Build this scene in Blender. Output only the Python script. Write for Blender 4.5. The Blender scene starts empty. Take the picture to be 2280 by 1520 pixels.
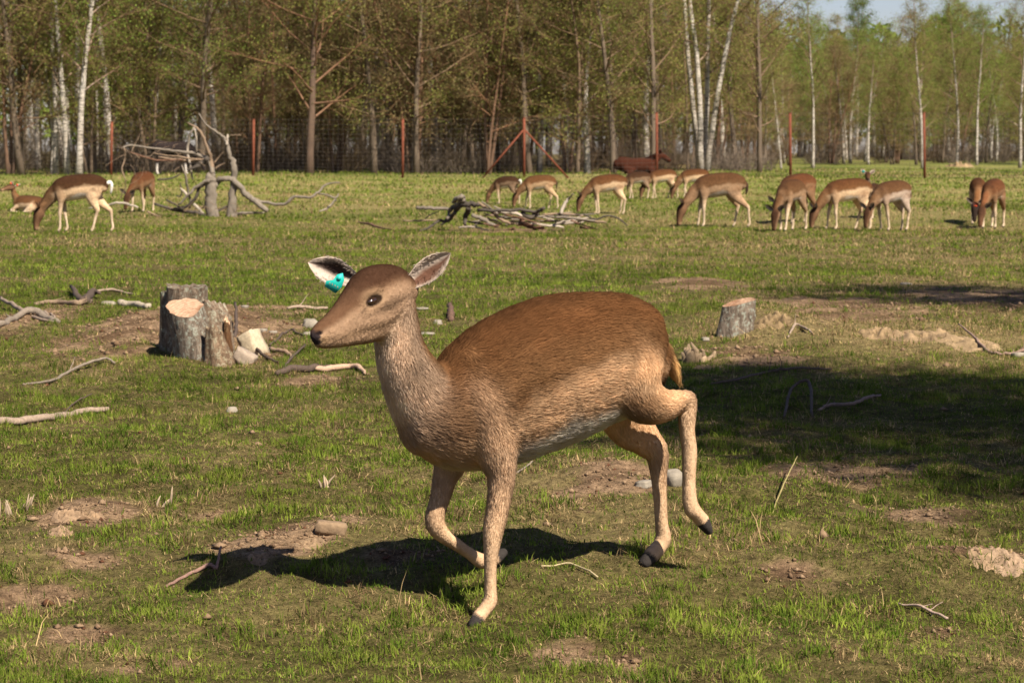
import bpy, math, random
import numpy as np
from mathutils import Vector

# ------------------------------------------------------------------ camera, sky, sun, exposure
scene = bpy.context.scene
COL = scene.collection
W, H_, FPX = 2280.0, 1520.0, 5383.0          # photograph size and focal length in its pixels (85 mm)
HORIZON = 345.0
PITCH = math.atan((760.0 - HORIZON) / FPX)
CAMZ = 1.15
cam_d = bpy.data.cameras.new('camera')
cam = bpy.data.objects.new('camera', cam_d)
COL.objects.link(cam)
cam_d.sensor_width = 36.0
cam_d.lens = 36.0 * FPX / W
cam_d.clip_start = 0.1
cam_d.clip_end = 6000
cam.location = (0, 0, CAMZ)
cam.rotation_euler = (math.pi / 2 - PITCH, 0, 0)
cam_d.dof.use_dof = True
cam_d.dof.focus_distance = 7.6
cam_d.dof.aperture_fstop = 12.0
scene.camera = cam

SUN_EL = math.radians(47)
SHADOW_AZ = math.radians(35)                  # shadows run away from the viewer and this much to the left
SUN_TO = Vector((math.sin(SHADOW_AZ) * math.cos(SUN_EL), -math.cos(SHADOW_AZ) * math.cos(SUN_EL), math.sin(SUN_EL)))
world = bpy.data.worlds.new('World')
scene.world = world
world.use_nodes = True
wn = world.node_tree
wn.nodes.clear()
sky = wn.nodes.new('ShaderNodeTexSky')
sky.sky_type = 'NISHITA'
sky.sun_disc = False
sky.sun_elevation = SUN_EL
sky.sun_rotation = math.atan2(SUN_TO.x, SUN_TO.y)
sky.air_density = 1.0
sky.dust_density = 0.6
sky.ozone_density = 3.0
bg = wn.nodes.new('ShaderNodeBackground')
bg.inputs['Strength'].default_value = 0.05
wo = wn.nodes.new('ShaderNodeOutputWorld')
tintn = wn.nodes.new('ShaderNodeMix')
tintn.data_type = 'RGBA'; tintn.blend_type = 'MULTIPLY'
tintn.inputs[0].default_value = 1.0
tintn.inputs[7].default_value = (1.0, .90, .99, 1)
wn.links.new(sky.outputs[0], tintn.inputs[6])
wn.links.new(tintn.outputs[2], bg.inputs[0])
wn.links.new(bg.outputs[0], wo.inputs[0])
sun_d = bpy.data.lights.new('sun', 'SUN')
sun_d.energy = 5.0
sun_d.angle = math.radians(0.53)
sun_d.color = (1.0, 0.91, 0.78)
sun = bpy.data.objects.new('sun', sun_d)
COL.objects.link(sun)
sun.rotation_euler = SUN_TO.to_track_quat('Z', 'Y').to_euler()
scene.view_settings.view_transform = 'Standard'
scene.view_settings.look = 'None'
scene.view_settings.exposure = 1.12
scene.view_settings.gamma = 1.0
scene.view_settings.use_curve_mapping = False
scene.render.engine = 'CYCLES'
scene.cycles.use_denoising = True
scene.cycles.max_bounces = 6
scene.cycles.diffuse_bounces = 3
scene.cycles.transmission_bounces = 4
scene.cycles_curves.shape = 'RIBBONS'

rng = np.random.default_rng(7)
random.seed(7)

# ------------------------------------------------------------------ helpers: pixels to places
CP, SP = math.cos(PITCH), math.sin(PITCH)
CAM = np.array([0, 0, CAMZ])


def ray(px, py):
    a, b = (px - 1140.0) / FPX, -(py - 760.0) / FPX
    return np.array([a, CP + b * SP, -SP + b * CP])


def at(px, py, d):
    r = ray(px, py)
    return CAM + r * (d / r[1])


# ------------------------------------------------------------------ noise
_T = rng.random((256, 256))


def vnoise(x, y):
    x = np.asarray(x, float); y = np.asarray(y, float)
    xi = np.floor(x).astype(int); yi = np.floor(y).astype(int)
    fx = x - xi; fy = y - yi
    fx = fx * fx * (3 - 2 * fx); fy = fy * fy * (3 - 2 * fy)
    a = _T[xi & 255, yi & 255]; b = _T[(xi + 1) & 255, yi & 255]
    c = _T[xi & 255, (yi + 1) & 255]; d = _T[(xi + 1) & 255, (yi + 1) & 255]
    return (a * (1 - fx) + b * fx) * (1 - fy) + (c * (1 - fx) + d * fx) * fy


def fbm(x, y, o=4):
    s = 0; a = 0.5; t = 0
    for i in range(o):
        s = s + a * vnoise(x * 2 ** i + 17.3 * i, y * 2 ** i + 5.1 * i); t += a; a *= 0.5
    return s / t


def sstep(a, b, x):
    t = np.clip((x - a) / (b - a), 0, 1)
    return t * t * (3 - 2 * t)


# ------------------------------------------------------------------ the lie of the land
_PD = [-60, 0, 4.5, 6.5, 7.0, 8.4, 10, 15, 20, 30, 41, 50, 60, 80, 95, 130, 180, 300, 3000]
_PZ = [-.3, -.25, -.16, -.105, -.035, .0, .0, .0, .0, -.06, -.145, -.1, .03, .41, .5, .72, 1.0, 1.2, 1.2]


def base_z(y):
    return np.interp(y, _PD, _PZ)


def base_d(px, py):
    """distance at which the line of sight meets the smooth land"""
    r = ray(px, py)
    ds = np.linspace(3, 260, 9000)
    z = CAMZ + r[2] / r[1] * ds
    k = np.argmax(z < base_z(ds))
    return ds[k] if z[k] < base_z(ds[k]) else 200.0


def patch(px, py, rx, ry):
    d = base_d(px, py)
    d0, d1 = base_d(px, py + ry), base_d(px, py - ry)
    return ((px - 1140) / FPX * d, d, rx / FPX * d, max((d1 - d0) / 2, .02))


MOUNDS = [patch(*p[:4]) + (p[4],) for p in [
    (390, 735, 150, 50, .12), (1370, 1075, 150, 40, .05), (2060, 762, 300, 35, .10), (1720, 735, 110, 35, .12),
    (90, 715, 130, 35, .06), (170, 1150, 75, 22, .035), (640, 1205, 110, 30, .03), (2190, 1250, 110, 16, .04),
    (1560, 632, 90, 12, .06), (740, 1185, 60, 20, .02), (700, 470, 300, 10, .10)]]


def gauss(x, y, p):
    return np.exp(-(((x - p[0]) / p[2]) ** 2 + ((y - p[1]) / p[3]) ** 2))


def ground(x, y):
    x = np.asarray(x, float); y = np.asarray(y, float)
    z = base_z(y) + (fbm(x * .9 + 40, y * .9 + 9, 4) - .5) * .075
    z = z + (fbm(x * .12 + 3, y * .12 + 70, 3) - .5) * .35 * sstep(12, 45, y)
    near = 1 - sstep(16, 26, y)
    z = z + near * ((fbm(x * 5 + 11, y * 5 + 31, 3) - .5) * .06 + (fbm(x * 17 + 1, y * 17 + 3, 2) - .5) * .016)
    for p in MOUNDS:
        g = gauss(x, y, p)
        z = z + p[4] * g * (.75 + .7 * (fbm(x * 9 + 2, y * 9 + 8, 3) - .35))
    far = np.clip((np.abs(x) - 60) / 400, 0, 1) * np.clip((y - 200) / 600, 0, 1)
    return z + far * 3


def gz(x, y):
    return float(ground(np.array([x]), np.array([y]))[0])


def G(px, py):
    r = ray(px, py)
    ds = np.concatenate([np.linspace(3.5, 30, 2600), np.linspace(30.01, 240, 2500)])
    z = CAMZ + r[2] / r[1] * ds
    below = z < ground(r[0] / r[1] * ds, ds)
    k = int(np.argmax(below))
    d = ds[k] if below[k] else 240.0
    return np.array([r[0] / r[1] * d, d, CAMZ + r[2] / r[1] * d])


BARE = [patch(*p[:4]) + (p[4],) for p in [   # px, py, rx, ry, strength: bare or sandy soil
    (390, 740, 190, 50, 1.5), (70, 715, 130, 38, .8), (600, 695, 170, 20, .45), (1550, 634, 120, 16, .9), (1850, 680, 260, 42, .55),
    (1660, 800, 140, 24, .7), (2180, 655, 240, 30, .65), (1380, 1085, 130, 36, .8), (170, 1152, 105, 34, 1.2), (620, 1212, 140, 42, 1.1),
    (745, 1182, 80, 22, .7), (470, 1140, 170, 16, .55), (150, 1245, 150, 24, .75), (80, 1335, 120, 30, .8), (2190, 1248, 130, 15, 1.0),
    (180, 1420, 90, 24, .8), (1760, 1290, 160, 40, .55), (1330, 1465, 140, 40, .6), (2050, 1150, 200, 26, .5), (1850, 1060, 180, 30, .4),
    (560, 795, 100, 24, .9), (700, 840, 100, 14, .5), (330, 1480, 140, 34, .55), (480, 470, 190, 10, .5), (900, 1240, 160, 30, .5),
    (1150, 512, 230, 9, .6), (2100, 1400, 150, 36, .5), (1250, 1120, 120, 30, .5), (280, 560, 1, 1, 0)]]
DRY = [patch(*p[:4]) + (p[4],) for p in [     # straw-coloured turf
    (1980, 752, 330, 48, 1.0), (1750, 560, 620, 34, .45), (2080, 590, 300, 28, .5), (1300, 560, 400, 30, .3), (300, 545, 340, 26, .3),
    (1680, 745, 120, 40, .8), (1500, 425, 1200, 12, .45), (100, 1180, 200, 70, .5), (600, 440, 300, 14, .5), (1650, 1180, 100, 40, .3),
    (900, 640, 400, 26, .25), (1240, 1120, 150, 50, .6), (2000, 1420, 260, 70, .3), (2000, 500, 400, 18, .3)]]


def cover(x, y):
    """how bare and how dry the turf is at a place, 0..1 each"""
    bare = np.zeros_like(x); dry = np.zeros_like(x)
    j = fbm(x * 5 + 60, y * 5 + 21, 4)
    for p in BARE:
        bare = np.maximum(bare, p[4] * gauss(x, y, p))
    for p in DRY:
        dry = np.maximum(dry, p[4] * gauss(x, y, p))
    n = fbm(x * 1.4 + 90, y * .8 + 12, 5)
    nr = 1 - sstep(18, 30, y)
    fine = fbm(x * 9 + 33, y * 7 + 61, 4)
    bare = sstep(.24, .58, bare * (.02 + .95 * j + 1.05 * fine) + nr * (.75 * (n - .47) + .5 * (fine - .5)))
    dry = np.clip(dry * (.35 + 1.3 * fbm(x * 2.2 + 5, y * 1.0 + 44, 4)) + .95 * (fbm(x * .35 + 8, y * .55 + 2, 5) - .40) + nr * 1.3 * (fbm(x * 2.8 + 71, y * 2.0 + 15, 4) - .47) + (.10 + .8 * (fbm(x * .22 + 31, y * .5 + 17, 4) - .42)) * sstep(20, 45, y), 0, 1)
    return bare, dry


# ------------------------------------------------------------------ mesh plumbing
def make_mesh(name, V, quads=None, tris=None, col=None, smooth=True, extra=None):
    V = np.asarray(V, np.float32)
    me = bpy.data.meshes.new(name)
    q = np.zeros((0, 4), np.int32) if quads is None or len(quads) == 0 else np.asarray(quads, np.int32)
    t = np.zeros((0, 3), np.int32) if tris is None or len(tris) == 0 else np.asarray(tris, np.int32)
    me.vertices.add(len(V))
    me.vertices.foreach_set('co', V.ravel())
    loops = np.concatenate([q.ravel(), t.ravel()])
    me.loops.add(len(loops))
    me.loops.foreach_set('vertex_index', loops.astype(np.int32))
    tot = np.concatenate([np.full(len(q), 4), np.full(len(t), 3)]).astype(np.int32)
    start = np.concatenate([[0], np.cumsum(tot)[:-1]]).astype(np.int32) if len(tot) else np.zeros(0, np.int32)
    me.polygons.add(len(tot))
    me.polygons.foreach_set('loop_start', start)
    me.polygons.foreach_set('loop_total', tot)
    if smooth:
        me.polygons.foreach_set('use_smooth', np.ones(len(tot), bool))
    if col is not None:
        set_col(me, col)
    me.update(calc_edges=True)
    me.validate()
    return me


def set_col(me, col, name='Col'):
    col = np.asarray(col, np.float32)
    a = me.attributes.get(name) or me.attributes.new(name, 'FLOAT_COLOR', 'POINT')
    c4 = np.ones((len(col), 4), np.float32)
    c4[:, :3] = col
    a.data.foreach_set('color', c4.ravel())


def link(name, me, mat=None, parent=None):
    o = bpy.data.objects.new(name, me)
    COL.objects.link(o)
    if mat is not None:
        me.materials.append(mat)
    if parent is not None:
        o.parent = parent
    return o


def tag(o, label=None, cat=None, group=None, kind=None):
    if label: o['label'] = label
    if cat: o['category'] = cat
    if group: o['group'] = group
    if kind: o['kind'] = kind
    return o


def empty(name, loc, rz=0.0):
    o = bpy.data.objects.new(name, None)
    o.empty_display_size = .1
    COL.objects.link(o)
    o.location = [float(v) for v in loc]
    o.rotation_euler = (0, 0, rz)
    return o


class MB:
    """collects geometry for one mesh"""
    def __init__(s):
        s.V = []; s.Q = []; s.T = []; s.C = []; s.n = 0

    def add(s, V, Q=None, T=None, C=None):
        V = np.asarray(V, float)
        s.V.append(V)
        if Q is not None and len(Q): s.Q.append(np.asarray(Q) + s.n)
        if T is not None and len(T): s.T.append(np.asarray(T) + s.n)
        c = np.asarray((.5, .5, .5) if C is None else C, float)
        s.C.append(np.broadcast_to(c, (len(V), 3)).copy())
        s.n += len(V)

    def tube(s, P, R, sides=6, C=None, cap=True, rough=0, seed=0):
        P = np.asarray(P, float); n = len(P)
        R = np.broadcast_to(np.asarray(R, float), (n,))
        T = np.gradient(P, axis=0)
        T /= np.linalg.norm(T, axis=1)[:, None] + 1e-9
        ref = np.array([0, 0, 1.]) if abs(T[0][2]) < .9 else np.array([1., 0, 0])
        V = np.zeros((n, sides, 3)); U = None
        ang = np.arange(sides) * 2 * math.pi / sides
        rs = np.random.default_rng(seed)
        ph = 1 + rough * (rs.random(sides) - .5) * 2
        for i in range(n):
            if U is None:
                U = np.cross(T[i], ref)
            U = U - T[i] * np.dot(U, T[i]); U /= np.linalg.norm(U) + 1e-9
            B = np.cross(T[i], U)
            k = ph * (1 + rough * .6 * (rs.random(sides) - .5))
            V[i] = P[i] + (R[i] * k)[:, None] * (np.cos(ang)[:, None] * U + np.sin(ang)[:, None] * B)
        V = V.reshape(-1, 3)
        a = np.arange(sides); b = (a + 1) % sides
        Q = np.concatenate([np.stack([i * sides + a, i * sides + b, (i + 1) * sides + b, (i + 1) * sides + a], 1) for i in range(n - 1)])
        Tt = []
        if cap:
            V = np.concatenate([V, P[:1], P[-1:]])
            c0, c1 = n * sides, n * sides + 1
            Tt = np.concatenate([np.stack([np.full(sides, c0), b, a], 1), np.stack([np.full(sides, c1), (n - 1) * sides + a, (n - 1) * sides + b], 1)])
        if C is not None:
            C = np.asarray(C, float)
            if C.ndim == 2:
                C = np.repeat(C, sides, axis=0)
                if cap: C = np.concatenate([C, C[:1], C[-1:]])
        s.add(V, Q, Tt, C)

    def mesh(s, name, smooth=True):
        V = np.concatenate(s.V)
        Q = np.concatenate(s.Q) if s.Q else None
        T = np.concatenate(s.T) if s.T else None
        return make_mesh(name, V, Q, T, np.concatenate(s.C), smooth)

    def build(s, name, mat, parent=None, smooth=True):
        return link(name, s.mesh(name, smooth), mat, parent)


def spline(P, m):
    """Catmull-Rom through the rows of P, m samples (rows may hold radii too)"""
    P = np.asarray(P, float)
    if len(P) < 2: return P
    Q = np.concatenate([2 * P[:1] - P[1:2], P, 2 * P[-1:] - P[-2:-1]])
    t = np.linspace(0, len(P) - 1 - 1e-6, m)
    i = t.astype(int); f = (t - i)[:, None]
    p0, p1, p2, p3 = Q[i], Q[i + 1], Q[i + 2], Q[i + 3]
    return .5 * (2 * p1 + (p2 - p0) * f + (2 * p0 - 5 * p1 + 4 * p2 - p3) * f ** 2 + (3 * p1 - p0 - 3 * p2 + p3) * f ** 3)


# ------------------------------------------------------------------ materials
def new_mat(name):
    m = bpy.data.materials.new(name)
    m.use_nodes = True
    nt = m.node_tree
    nt.nodes.clear()
    out = nt.nodes.new('ShaderNodeOutputMaterial')
    return m, nt, out


def N(nt, typ, **kw):
    n = nt.nodes.new(typ)
    for k, v in kw.items():
        if k.startswith('_'):
            setattr(n, k[1:], v)
        else:
            n.inputs[k].default_value = v
    return n


def ramp(nt, fac, stops):
    r = nt.nodes.new('ShaderNodeValToRGB')
    while len(r.color_ramp.elements) < len(stops):
        r.color_ramp.elements.new(.5)
    for e, (p, c) in zip(r.color_ramp.elements, stops):
        e.position = p
        e.color = (c[0], c[1], c[2], 1)
    nt.links.new(fac, r.inputs[0])
    return r.outputs[0]


def mixc(nt, typ, fac, a, b):
    m = nt.nodes.new('ShaderNodeMix')
    m.data_type = 'RGBA'
    m.blend_type = typ
    if isinstance(fac, (int, float)): m.inputs[0].default_value = fac
    else: nt.links.new(fac, m.inputs[0])
    for s, v in ((6, a), (7, b)):
        if isinstance(v, tuple): m.inputs[s].default_value = (*v, 1)
        else: nt.links.new(v, m.inputs[s])
    return m.outputs[2]


def noise(nt, scale, detail=4, rough=.6, vec=None, dist=0.0):
    n = N(nt, 'ShaderNodeTexNoise', Scale=scale, Detail=detail, Roughness=rough, Distortion=dist)
    if vec is not None: nt.links.new(vec, n.inputs['Vector'])
    return n.outputs[0]


def bump(nt, h, strength, dist):
    b = N(nt, 'ShaderNodeBump', Strength=strength, Distance=dist)
    nt.links.new(h, b.inputs['Height'])
    return b.outputs[0]


def principled(nt, out, color, rough=.9, normal=None, spec=.2):
    p = N(nt, 'ShaderNodeBsdfPrincipled', Roughness=rough)
    p.inputs['Specular IOR Level'].default_value = spec
    if isinstance(color, tuple): p.inputs['Base Color'].default_value = (*color, 1)
    else: nt.links.new(color, p.inputs['Base Color'])
    if normal is not None: nt.links.new(normal, p.inputs['Normal'])
    nt.links.new(p.outputs[0], out.inputs[0])
    return p


def geo_pos(nt):
    return nt.nodes.new('ShaderNodeNewGeometry').outputs['Position']


def obj_pos(nt):
    return nt.nodes.new('ShaderNodeTexCoord').outputs['Object']


def attr(nt, name='Col'):
    a = nt.nodes.new('ShaderNodeAttribute')
    a.attribute_name = name
    return a.outputs['Color']


def mat_leafy(name, transl=.35):
    m, nt, out = new_mat(name)
    c = attr(nt)
    d = N(nt, 'ShaderNodeBsdfDiffuse'); t = N(nt, 'ShaderNodeBsdfTranslucent')
    nt.links.new(c, d.inputs[0]); nt.links.new(c, t.inputs[0])
    mx = N(nt, 'ShaderNodeMixShader', Fac=transl)
    nt.links.new(d.outputs[0], mx.inputs[1]); nt.links.new(t.outputs[0], mx.inputs[2])
    nt.links.new(mx.outputs[0], out.inputs[0])
    return m


def mat_attr(name, scale, amp=.5, bumpd=.01, rough=.9, spec=.15, stretch=None):
    m, nt, out = new_mat(name)
    vec = obj_pos(nt)
    if stretch:
        mp = N(nt, 'ShaderNodeMapping', Scale=stretch)
        nt.links.new(vec, mp.inputs[0]); vec = mp.outputs[0]
    n = noise(nt, scale, 6, .65, vec)
    g = ramp(nt, n, [(.25, (1 - amp,) * 3), (.75, (1 + amp * .6,) * 3)])
    c = mixc(nt, 'MULTIPLY', 1.0, attr(nt), g)
    principled(nt, out, c, rough, bump(nt, n, .8, bumpd), spec)
    return m


def mat_birch(name):
    m, nt, out = new_mat(name)
    v = obj_pos(nt)
    mp = N(nt, 'ShaderNodeMapping', Scale=(1.5, 1.5, 9.0)); nt.links.new(v, mp.inputs[0])
    n = noise(nt, 2.2, 5, .7, mp.outputs[0])
    k = ramp(nt, n, [(.40, (.05, .045, .04)), (.50, (1, 1, 1))])
    n2 = noise(nt, 1.1, 3, .6, v)
    k2 = ramp(nt, n2, [(.35, (.55, .5, .45)), (.6, (1, 1, 1))])
    c = mixc(nt, 'MULTIPLY', .85, attr(nt), k)
    c = mixc(nt, 'MULTIPLY', .8, c, k2)
    principled(nt, out, c, .8, bump(nt, n, .5, .01), .2)
    return m


def mat_ground_():
    m, nt, out = new_mat('turf_soil')
    p = geo_pos(nt)
    n1 = noise(nt, 26, 6, .7, p)
    n2 = noise(nt, 120, 4, .7, p)
    g = ramp(nt, n1, [(.28, (.3, .3, .3)), (.72, (1.55, 1.55, 1.55))])
    c = mixc(nt, 'MULTIPLY', 1.0, attr(nt), g)
    g2 = ramp(nt, n2, [(.3, (.5, .5, .5)), (.7, (1.4, 1.4, 1.4))])
    c = mixc(nt, 'MULTIPLY', .8, c, g2)
    b = bump(nt, n1, .9, .03)
    b2 = N(nt, 'ShaderNodeBump', Strength=.7, Distance=.008)
    nt.links.new(n2, b2.inputs['Height']); nt.links.new(b, b2.inputs['Normal'])
    principled(nt, out, c, 1.0, b2.outputs[0], .05)
    return m


def mat_cut():
    """sawn wood: growth rings round the object's own axis, cracks"""
    m, nt, out = new_mat('sawn_wood')
    v = obj_pos(nt)
    wv = N(nt, 'ShaderNodeTexWave', Scale=14.0, Distortion=3.0, Detail=3.0)
    wv.wave_type = 'RINGS'; wv.rings_direction = 'Z'
    nt.links.new(v, wv.inputs[0])
    n = noise(nt, 40, 5, .7, v)
    c = ramp(nt, wv.outputs[1], [(0, (.35, .22, .14)), (1, (.42, .28, .185))])
    k = ramp(nt, n, [(.3, (.55, .5, .45)), (.6, (1.1, 1.1, 1.1))])
    c = mixc(nt, 'MULTIPLY', .8, c, k)
    n3 = noise(nt, 7, 4, .6, v)
    c = mixc(nt, 'MULTIPLY', .8, c, ramp(nt, n3, [(.34, (.45, .32, .24)), (.5, (1, 1, 1))]))
    principled(nt, out, c, .9, bump(nt, n, .5, .006), .1)
    return m


def mat_stump():
    m, nt, out = new_mat('lichen_bark')
    v = obj_pos(nt)
    mp = N(nt, 'ShaderNodeMapping', Scale=(1.6, 1.6, .5)); nt.links.new(v, mp.inputs[0])
    n = noise(nt, 26, 7, .7, mp.outputs[0], .6)
    c = ramp(nt, n, [(.3, (.045, .034, .026)), (.5, (.15, .115, .085)), (.7, (.27, .22, .17))])
    n2 = noise(nt, 34, 5, .75, v)
    lich = ramp(nt, n2, [(.52, (0, 0, 0)), (.60, (1, 1, 1))])
    c = mixc(nt, 'MIX', lich, c, (.27, .275, .22))
    c = mixc(nt, 'MULTIPLY', 1.0, c, attr(nt))
    principled(nt, out, c, .95, bump(nt, n, 1.0, .02), .1)
    return m


def mat_plain(name, c, rough=.8, scale=30, amp=.35, bd=.004, spec=.2):
    m, nt, out = new_mat(name)
    n = noise(nt, scale, 5, .65, obj_pos(nt))
    a = tuple(x * (1 - amp) for x in c); b = tuple(min(1, x * (1 + amp)) for x in c)
    principled(nt, out, ramp(nt, n, [(.3, a), (.7, b)]), rough, bump(nt, n, .6, bd), spec)
    return m


def mat_hide(name, scale=60.0, amp=.25):
    m, nt, out = new_mat(name)
    n = noise(nt, scale, 5, .7, obj_pos(nt))
    g = ramp(nt, n, [(.25, (1 - amp,) * 3), (.75, (1 + amp,) * 3)])
    c = mixc(nt, 'MULTIPLY', 1.0, attr(nt), g)
    principled(nt, out, c, .95, bump(nt, n, .5, .008), .03)
    return m


def mat_fur():
    m, nt, out = new_mat('fur')
    d = N(nt, 'ShaderNodeBsdfDiffuse')
    nt.links.new(attr(nt), d.inputs[0])
    a = nt.nodes.new('ShaderNodeAttribute'); a.attribute_name = 'nrm'
    nt.links.new(a.outputs['Vector'], d.inputs['Normal'])
    t = N(nt, 'ShaderNodeBsdfTranslucent')
    nt.links.new(attr(nt), t.inputs[0]); nt.links.new(a.outputs['Vector'], t.inputs['Normal'])
    mx = N(nt, 'ShaderNodeMixShader', Fac=.3)
    nt.links.new(d.outputs[0], mx.inputs[1]); nt.links.new(t.outputs[0], mx.inputs[2])
    nt.links.new(mx.outputs[0], out.inputs[0])
    return m


M = dict(
    ground=mat_ground_(), grass=mat_leafy('grass_blade', .3), leaf=mat_leafy('spring_leaf', .45),
    bark=mat_attr('tree_bark', 5.0, .5, .02, stretch=(1, 1, .25)), birch=mat_birch('birch_bark'),
    dead=mat_attr('weathered_branch', 9.0, .45, .01, stretch=(1, 1, .6)), deadnear=mat_attr('grey_stick', 60.0, .45, .004),
    stump=mat_stump(), cut=mat_cut(), wood=mat_attr('split_wood', 45.0, .4, .005),
    stone=mat_plain('pale_stone', (.21, .18, .14), .9, 25, .3, .006), clod=mat_attr('dry_soil', 60, .4, .006),
    rust=mat_plain('rusty_steel', (.14, .042, .022), .85, 9, .35, .003), wire=mat_plain('grey_wire', (.07, .058, .05), .6, 9, .2, .001),
    hide=mat_hide('short_hide', 60, .22), herd=mat_hide('herd_hide', 34, .38), fur=mat_fur(),
    hoof=mat_plain('dark_hoof', (.05, .045, .04), .6, 40, .3, .002),
    eye=mat_plain('dark_eye', (.022, .011, .006), .06, 40, .2, .0, .8), nose=mat_plain('damp_nose', (.028, .022, .022), .45, 220, .4, .002, .5),
    teal=mat_plain('teal_plastic', (.01, .36, .30), .45, 90, .12, .001, .4), orange=mat_plain('orange_plastic', (.75, .10, .03), .5, 30, .1, .001, .3),
)

# ------------------------------------------------------------------ ground sheet
GREEN = np.array((.105, .135, .026)); GREEN2 = np.array((.16, .17, .04)); STRAW = np.array((.37, .28, .125))
SOIL = np.array((.155, .094, .052)); SAND = np.array((.30, .20, .118)); LITTER = np.array((.10, .062, .034))


def turf_color(x, y):
    bare, dry = cover(x, y)
    n = fbm(x * 3 + 7, y * 3 + 3, 4)[:, None]
    g = GREEN * .62 * (1 - n) + GREEN2 * .7 * n
    thatch = np.array((.10, .066, .030))
    base = (g * .45 + thatch * .55) * (.45 + .75 * fbm(x * 13 + 4, y * 10 + 55, 3))[:, None]
    far = sstep(30, 70, y)[:, None]
    base = base * (1 - far) + (GREEN * .5 + GREEN2 * .5) * far
    c = base * (1 - dry[:, None] * .75) + STRAW * (.62 + .2 * far) * dry[:, None] * .75
    s = sstep(.35, .6, fbm(x * 4 + 21, y * 4 + 2, 4))[:, None]
    soil = LITTER * .55 + SOIL * .45
    soil = soil * (1 - s) + (SOIL * .35 + SAND * .65) * s
    c = c * (1 - bare[:, None]) + soil * bare[:, None]
    # woodland floor beyond the fence: leaf litter with patches of grass
    wood = sstep(86, 93, y + 6 * (n[:, 0] - .5) - sstep(9, 13, x) * 40)
    wood = np.maximum(wood * (1 - sstep(9, 13, x) * .75), sstep(150, 170, y))[:, None]
    fl = LITTER * 1.3 * (1 - .5 * n) + GREEN * .6 * n
    return c * (1 - wood) + fl * wood


def build_ground():
    ys = np.concatenate([np.linspace(-60, 4.2, 30)[:-1], np.linspace(4.2, 10, 280)[:-1], np.geomspace(10, 28, 200)[:-1],
                         np.geomspace(28, 120, 200)[:-1], np.geomspace(120, 3000, 60)])
    u = np.linspace(-1, 1, 161)
    u = np.concatenate([np.linspace(-6, -1, 26)[:-1] * 1.0, u, np.linspace(1, 6, 26)[1:]])
    wd = np.maximum(np.abs(ys), 4) * .235 + .35
    wd = np.where(ys > 150, wd + (ys - 150) * .3, wd)
    wd = np.where(ys < 4.2, 4.2 * .235 + .35 + (4.2 - ys) * .4, wd)
    X = u[None, :] * wd[:, None]; Y = np.repeat(ys[:, None], len(u), 1)
    x, y = X.ravel(), Y.ravel()
    V = np.stack([x, y, ground(x, y)], 1)
    r, c = len(ys), len(u)
    i = (np.arange(r - 1)[:, None] * c + np.arange(c - 1)[None]).ravel()
    Q = np.stack([i, i + 1, i + c + 1, i + c], 1)
    me = make_mesh('pasture_ground', V, Q, None, turf_color(x, y))
    tag(link('pasture_ground', me, M['ground']), 'grazed pasture ground with bare soil patches running to the wood', 'ground', kind='structure')


build_ground()


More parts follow.
